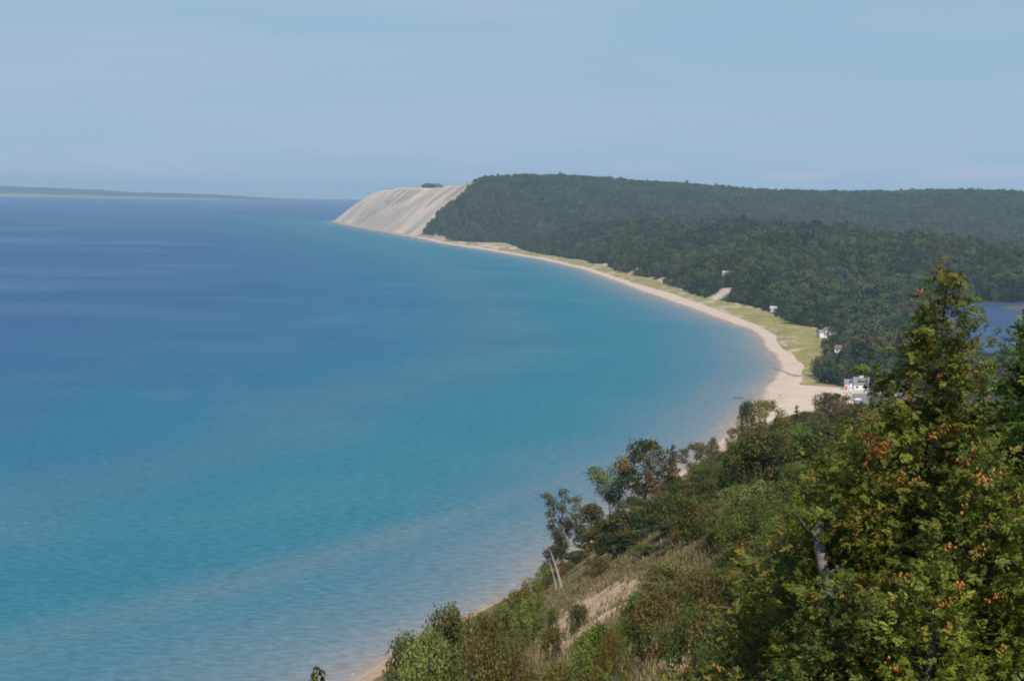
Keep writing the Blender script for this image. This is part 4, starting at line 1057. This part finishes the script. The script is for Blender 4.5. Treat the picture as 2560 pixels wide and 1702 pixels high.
# bare grey branches in the foreground
def bare_bush(px_, top, d, h, seed, label):
    r = rnd(seed); mb = MB(); x, _z = at(px_, top, d)
    root = empty('bare_bush')
    for k in range(7):
        m2 = MB(); a = r.uniform(0, 6.28); e = np.array((math.cos(a) * h * r.uniform(.2, .55), math.sin(a) * h * .4, h * r.uniform(.7, 1.05)))
        mid = e * .5 + r.normal(0, .06 * h, 3); pts = [np.array((0, 0, -.2)), mid, e]
        m2.tube(pts, [.022, .014, .004], 5)
        for q in range(5):
            t = r.uniform(.35, .95); p = mid + (e - mid) * max(0, t * 2 - 1) if t > .5 else mid * (t * 2); e2 = p + r.normal(0, .22 * h, 3) + np.array((0, 0, .08 * h))
            m2.tube([p, (p + e2) / 2 + r.normal(0, .03 * h, 3), e2], [.010, .007, .002], 4, cap=False)
        m2.build('branch', M['dead_wood'], root, True)
    root.location = (x, d, at(px_, top, d)[1] - h); tag(root, label, 'shrub')
bare_bush(762, 590, 33, 1.5, 3, 'grey leafless bush right of the red sumac')
bare_bush(776, 612, 28, 1.1, 4, 'low tangle of bare grey branches beside the dark hollow under the cedar')

# grass on the slope: tufts nobody could count
n = 16000
d = np.exp(rng.uniform(math.log(26), math.log(330), n)); px_ = rng.uniform(455, 720, n); x = (px_ - 512) * d / FPX
zg = T(x, d); qx, qy = proj(x, d, zg)
ok = (qy < 700) & (inside(GRASSPX, qx, qy) | (rng.random(n) < .45)) & ~((inside(SANDPX, qx + rng.normal(0, 3, n), qy - 3 + rng.normal(0, 2, n)) | inside(SANDPX, qx, qy - 9)) & (rng.random(n) < .95)) & ~(inside(SAND2, qx, qy))
x, d, zg = x[ok], d[ok], zg[ok]; n = len(x)
V = []; Cc = []
hgt = rng.uniform(.12, .42, n) * np.interp(d, [28, 45, 150], [.35, .7, 1.5]) * (1 + .5 * fbm(x / 5., d / 9.)); gcol = np.array((.215, .19, .075)) + fbm(x / 6., d / 14.)[:, None] * np.array((.10, .04, .05)) + rng.normal(0, .015, (n, 1))
K = 7
for k in range(K):
    a = rng.uniform(0, 6.28, n); bx, by = np.cos(a), np.sin(a); le = rng.uniform(.2, .55, n) * hgt; wd = .012 + .00022 * d
    o_ = np.c_[x + rng.normal(0, .22, n), d + rng.normal(0, .22, n), zg - .03]
    t1 = o_ + np.c_[bx * le * .4, by * le * .4, hgt * .6]; t2 = o_ + np.c_[bx * le, by * le, hgt]
    sd = np.c_[-by, bx, by * 0] * wd[:, None]
    V.append(np.stack([o_ - sd, o_ + sd, t2, t1 - sd * .8], 1)); Cc.append(np.repeat(gcol * rng.uniform(.75, 1.3, (n, 1)), 4, 0).reshape(n, 4, 3))
V = np.concatenate(V).reshape(-1, 3); Cc = np.clip(np.concatenate(Cc).reshape(-1, 3), .02, 1)
tag(obj('slope_grass', mesh('slope_grass', V, np.arange(len(V)).reshape(-1, 4), M['leaf'], col=Cc)), kind='stuff')

# ------------------------------------------------------------------ the cedars in the foreground
def cedar(name, x, d, top_z, H, W, nb, seed, label, pal, cones=300, spray=.13, t0=.0, dens=1., skew=(0, 0), ex=.75):
    """conical cedar: trunk, drooping-then-rising branches, flat fans of scale leaves, clusters of ripe cones"""
    r = rnd(seed); root = empty(name); z0 = top_z - H
    tb = MB(); tp = [np.array((skew[0] * t * H + .03 * math.sin(t * 9), skew[1] * t * H, H * t)) for t in np.linspace(0, 1, 12)]
    tb.tube(tp, [max(.006, .075 * (1 - t) ** .9) for t in np.linspace(0, 1, 12)], 8)
    tips = []; dirs = []
    for k in range(nb):
        t = t0 + (1 - t0) * (k + r.uniform(0, 1)) / nb
        if t > .985: t = .985
        a = k * 2.39996 + r.uniform(-.4, .4)
        L = W * .5 * (1 - t) ** ex * r.choice((.55, .8, 1., 1.1, 1.35)) * r.uniform(.85, 1.1) + .07
        p0 = np.array((skew[0] * t * H, skew[1] * t * H, t * H)); out = np.array((math.cos(a), math.sin(a), 0))
        pts = [p0 + out * L * u + np.array((0, 0, L * (-.18 * u + .42 * u * u))) for u in (0, .33, .66, 1)]
        rr = .004 + .016 * (1 - t)
        tb.tube(pts, [rr, rr * .75, rr * .5, rr * .2], 4, cap=False)
        m_ = int(max(2, L * 15 * dens * (1 + .2 * (1 - t))))
        for q in range(m_):
            u = r.uniform(.25, 1.05) if t < .8 else r.uniform(.1, 1.05)
            i = min(2, int(u * 3)); f = u * 3 - i; p = pts[i] + (pts[i + 1] - pts[i]) * f
            side = np.cross(out, (0, 0, 1)) * r.choice((-1, 1)) * (1.1 - .5 * u) * L * .42 * r.random()
            c_ = p + side + np.array((0, 0, r.normal(0, .035 + .05 * L)))
            for g_ in range(int(r.integers(4, 9))):
                tips.append(c_ + r.normal(0, .055, 3) * (1, 1, .8)); dirs.append(out + side / (L * .42 + 1e-6) * .8 + np.array((0, 0, r.normal(.2, .4))) + r.normal(0, .45, 3))
    tb.build('trunk', M['bark'], root, True)
    P0 = np.array(tips); D = np.array(dirs); D /= np.linalg.norm(D, axis=1)[:, None]; n = len(P0)
    Nn = np.cross(D, np.cross(np.array((0, 0, 1.)), D)) + r.normal(0, .55, (n, 3)); Nn -= (Nn * D).sum(1)[:, None] * D; Nn /= np.linalg.norm(Nn, axis=1)[:, None]
    S = np.cross(Nn, D)
    sz = spray * r.uniform(.6, 1.3, n) * (.75 + .25 * np.clip((H - P0[:, 2]) / 1.5, 0, 1))
    base = np.array([np.array(c_) for c_ in pal])[r.integers(len(pal), size=n)] * r.uniform(.75, 1.3, (n, 1))
    Vs, Cs = [], []
    for k in range(9):          # one frond: midrib leaflet and four pairs of side leaflets
        if k == 0: o_, ax, l_ = .35, 0., .62
        else: o_, ax, l_ = .08 + .2 * ((k - 1) // 2), (-1) ** k * (.95 - .12 * ((k - 1) // 2)), .46 - .05 * ((k - 1) // 2)
        dv = D * math.cos(ax) + S * math.sin(ax); sv = np.cross(Nn, dv)
        p = P0 + D * (o_ * sz)[:, None] + Nn * r.normal(0, .012, (n, 1)); l2 = (l_ * sz * r.uniform(.8, 1.2, n))[:, None]; w2 = l2 * .21
        droop = -Nn * l2 * .12
        Vs.append(np.stack([p, p + dv * l2 * .55 + sv * w2, p + dv * l2 + droop, p + dv * l2 * .55 - sv * w2], 1))
        Cs.append(np.repeat((base * r.uniform(.8, 1.2, (n, 1)))[:, None], 4, 1))
    V = np.concatenate(Vs).reshape(-1, 3); Cc = np.concatenate(Cs).reshape(-1, 3)
    obj('foliage', mesh(name + '_foliage', V, np.arange(len(V)).reshape(-1, 4), M['cedar_leaf'], col=np.clip(Cc, .004, 1)), root)
    if cones:
        pk = r.integers(n, size=cones); ci = MB()
        vs = []; fs = []; cc = 0
        octv = np.array([(1, 0, 0), (-1, 0, 0), (0, 1, 0), (0, -1, 0), (0, 0, 1.5), (0, 0, -1.2)], float); octf = np.array([(0, 2, 4), (2, 1, 4), (1, 3, 4), (3, 0, 4), (2, 0, 5), (1, 2, 5), (3, 1, 5), (0, 3, 5)])
        for i in pk:
            for q in range(int(r.integers(5, 13))):
                c_ = P0[i] + D[i] * .05 + r.normal(0, .024, 3) + np.array((0, 0, .015)); s_ = r.uniform(.009, .015)
                vs.append(c_ + octv * s_ * (1, 1, 1)); fs.append(octf + cc); cc += 6
        co_ = obj('seed_cone', mesh(name + '_cones', np.concatenate(vs), np.concatenate(fs), M['cone'], smooth=True), root); co_['kind'] = 'stuff'
    root.location = (x, d, z0)
    return tag(root, label, 'cedar tree')

CED = [(.15, .175, .020), (.115, .15, .018), (.185, .185, .024), (.065, .090, .014), (.19, .145, .024), (.085, .115, .016)]
def spot(px, py, d): x, z = at(px, py, d); return x, d, z
for px_, py_, d_, H_, W_, nb_, sd, lab, pal_, cn, sp, ex_ in (
    (946, 270, 20, 5.6, 3.7, 210, 41, 'tall cedar with a thin pointed top and orange cone clusters, in front of the pond', CED, 300, .13, 1.0),
    (868, 425, 19, 4.2, 2.3, 150, 42, 'lower cedar left of the tall pointed one, with rust-red dead sprays at its top', CED, 110, .13, .75),
    (1042, 318, 17.5, 4.6, 2.4, 180, 43, 'dense bright green cedar at the right edge, cut by the frame', [(.11, .155, .018), (.09, .13, .016), (.055, .085, .012)], 40, .15, .75),
    (978, 398, 19.5, 4.3, 2.3, 130, 47, 'short cedar between the tall pointed one and the bright green one', CED, 50, .13, .7),
    (985, 450, 16.5, 3.2, 2.5, 140, 44, 'low cedar in front at the lower right, below the bright green one', CED, 110, .13, .75),
    (935, 560, 15.5, 2.2, 1.4, 90, 45, 'small bright cedar in front of the dark hollow at the bottom right', [(.16, .185, .022), (.19, .195, .024), (.11, .135, .016)], 40, .12, .75),
    (846, 580, 16, 1.7, 1.15, 70, 48, 'small cedar coloured as if in deep shade, hiding the foot of the pale grey trunk', [(.075, .095, .014), (.10, .12, .018), (.05, .07, .012)], 12, .12, .7),  # palette darkened: deep shadow under the cedars painted into the foliage
    (828, 452, 23, 3.8, 2.6, 140, 46, 'slim olive cedar around the pale grey trunk, leftmost of the cedars', CED, 30, .12, .75)):
    x, d, z = spot(px_, py_, d_); sk = .075 if d_ == 20 else .0; cedar('white_cedar', x - sk * H_, d, z, H_, W_, nb_, sd, lab, pal_, cones=cn, spray=sp, ex=ex_, skew=(sk, 0))
# dead sprays on the lower cedar
ced = [o for o in bpy.data.objects if o.get('label', '').startswith('lower cedar left')][0]
r = rnd(77); P0 = []; D0 = []
for px_, py_ in ((868, 433), (872, 440), (876, 447), (873, 452), (885, 449), (880, 446)):
    x, d, z = spot(px_, py_, 18.6)
    for q in range(9): P0.append(np.array((x, d, z)) + r.normal(0, .045, 3)); D0.append(r.normal(0, 1, 3))
V, F, Cc = leaves(np.array(P0), np.array(D0), .075, np.array((.27, .07, .02)) * r.uniform(.6, 1.3, (len(P0), 1)), r, aspect=.35)
o = obj('dead_spray', mesh('dead_spray', V - np.array(ced.location), F, M['cedar_leaf'], col=Cc), ced); o['label'] = 'rust-red dead spray'
# leaning grey trunk seen between the leaves
mb = MB(); x, d, z = spot(837, 610, 18.8); b_ = np.array((x, d, z - .5)); x, d, z = spot(823, 516, 18.9); t_ = np.array((x, d, z))
r = rnd(5); qs = np.linspace(0, 1, 16)
pts = [b_ + (t_ - b_) * q + np.array((.05 * math.sin(q * 6), 0, 0)) + r.normal(0, .006, 3) for q in qs]
root = empty('grey_trunk_tree', tuple(b_)); mb.tube([p_ - b_ for p_ in pts], [(.068 - .028 * q) * r.uniform(.86, 1.14) for q in qs], 12)
mb.build('trunk', M['pale_bark'], root, True)
for k in range(3):
    p_ = pts[9 + 2 * k] - b_; e_ = p_ + np.array((r.normal(0, .22), r.normal(0, .15), r.uniform(.1, .3))); m2 = MB(); m2.tube([p_, (p_ + e_) / 2 + r.normal(0, .03, 3), e_], [.016, .010, .003], 5); m2.build('branch', M['pale_bark'], root, True)
tag(root, 'pale grey leaning dead trunk seen between the cedars', 'dead tree')

# ------------------------------------------------------------------ the air
hm = bpy.data.materials.new('haze'); hm.use_nodes = True
n, l = hm.node_tree.nodes, hm.node_tree.links; n.clear()
pv_ = n.new('ShaderNodeVolumePrincipled'); pv_.inputs['Color'].default_value = (.56, .80, 1, 1); pv_.inputs['Density'].default_value = 4.7e-5; pv_.inputs['Anisotropy'].default_value = .0
ou = n.new('ShaderNodeOutputMaterial'); l.new(pv_.outputs[0], ou.inputs['Volume'])
m_ = MB(); m_.box(-32000, 32000, -4000, 32000, -5, 215)
tag(m_.build('haze', hm), kind='stuff')
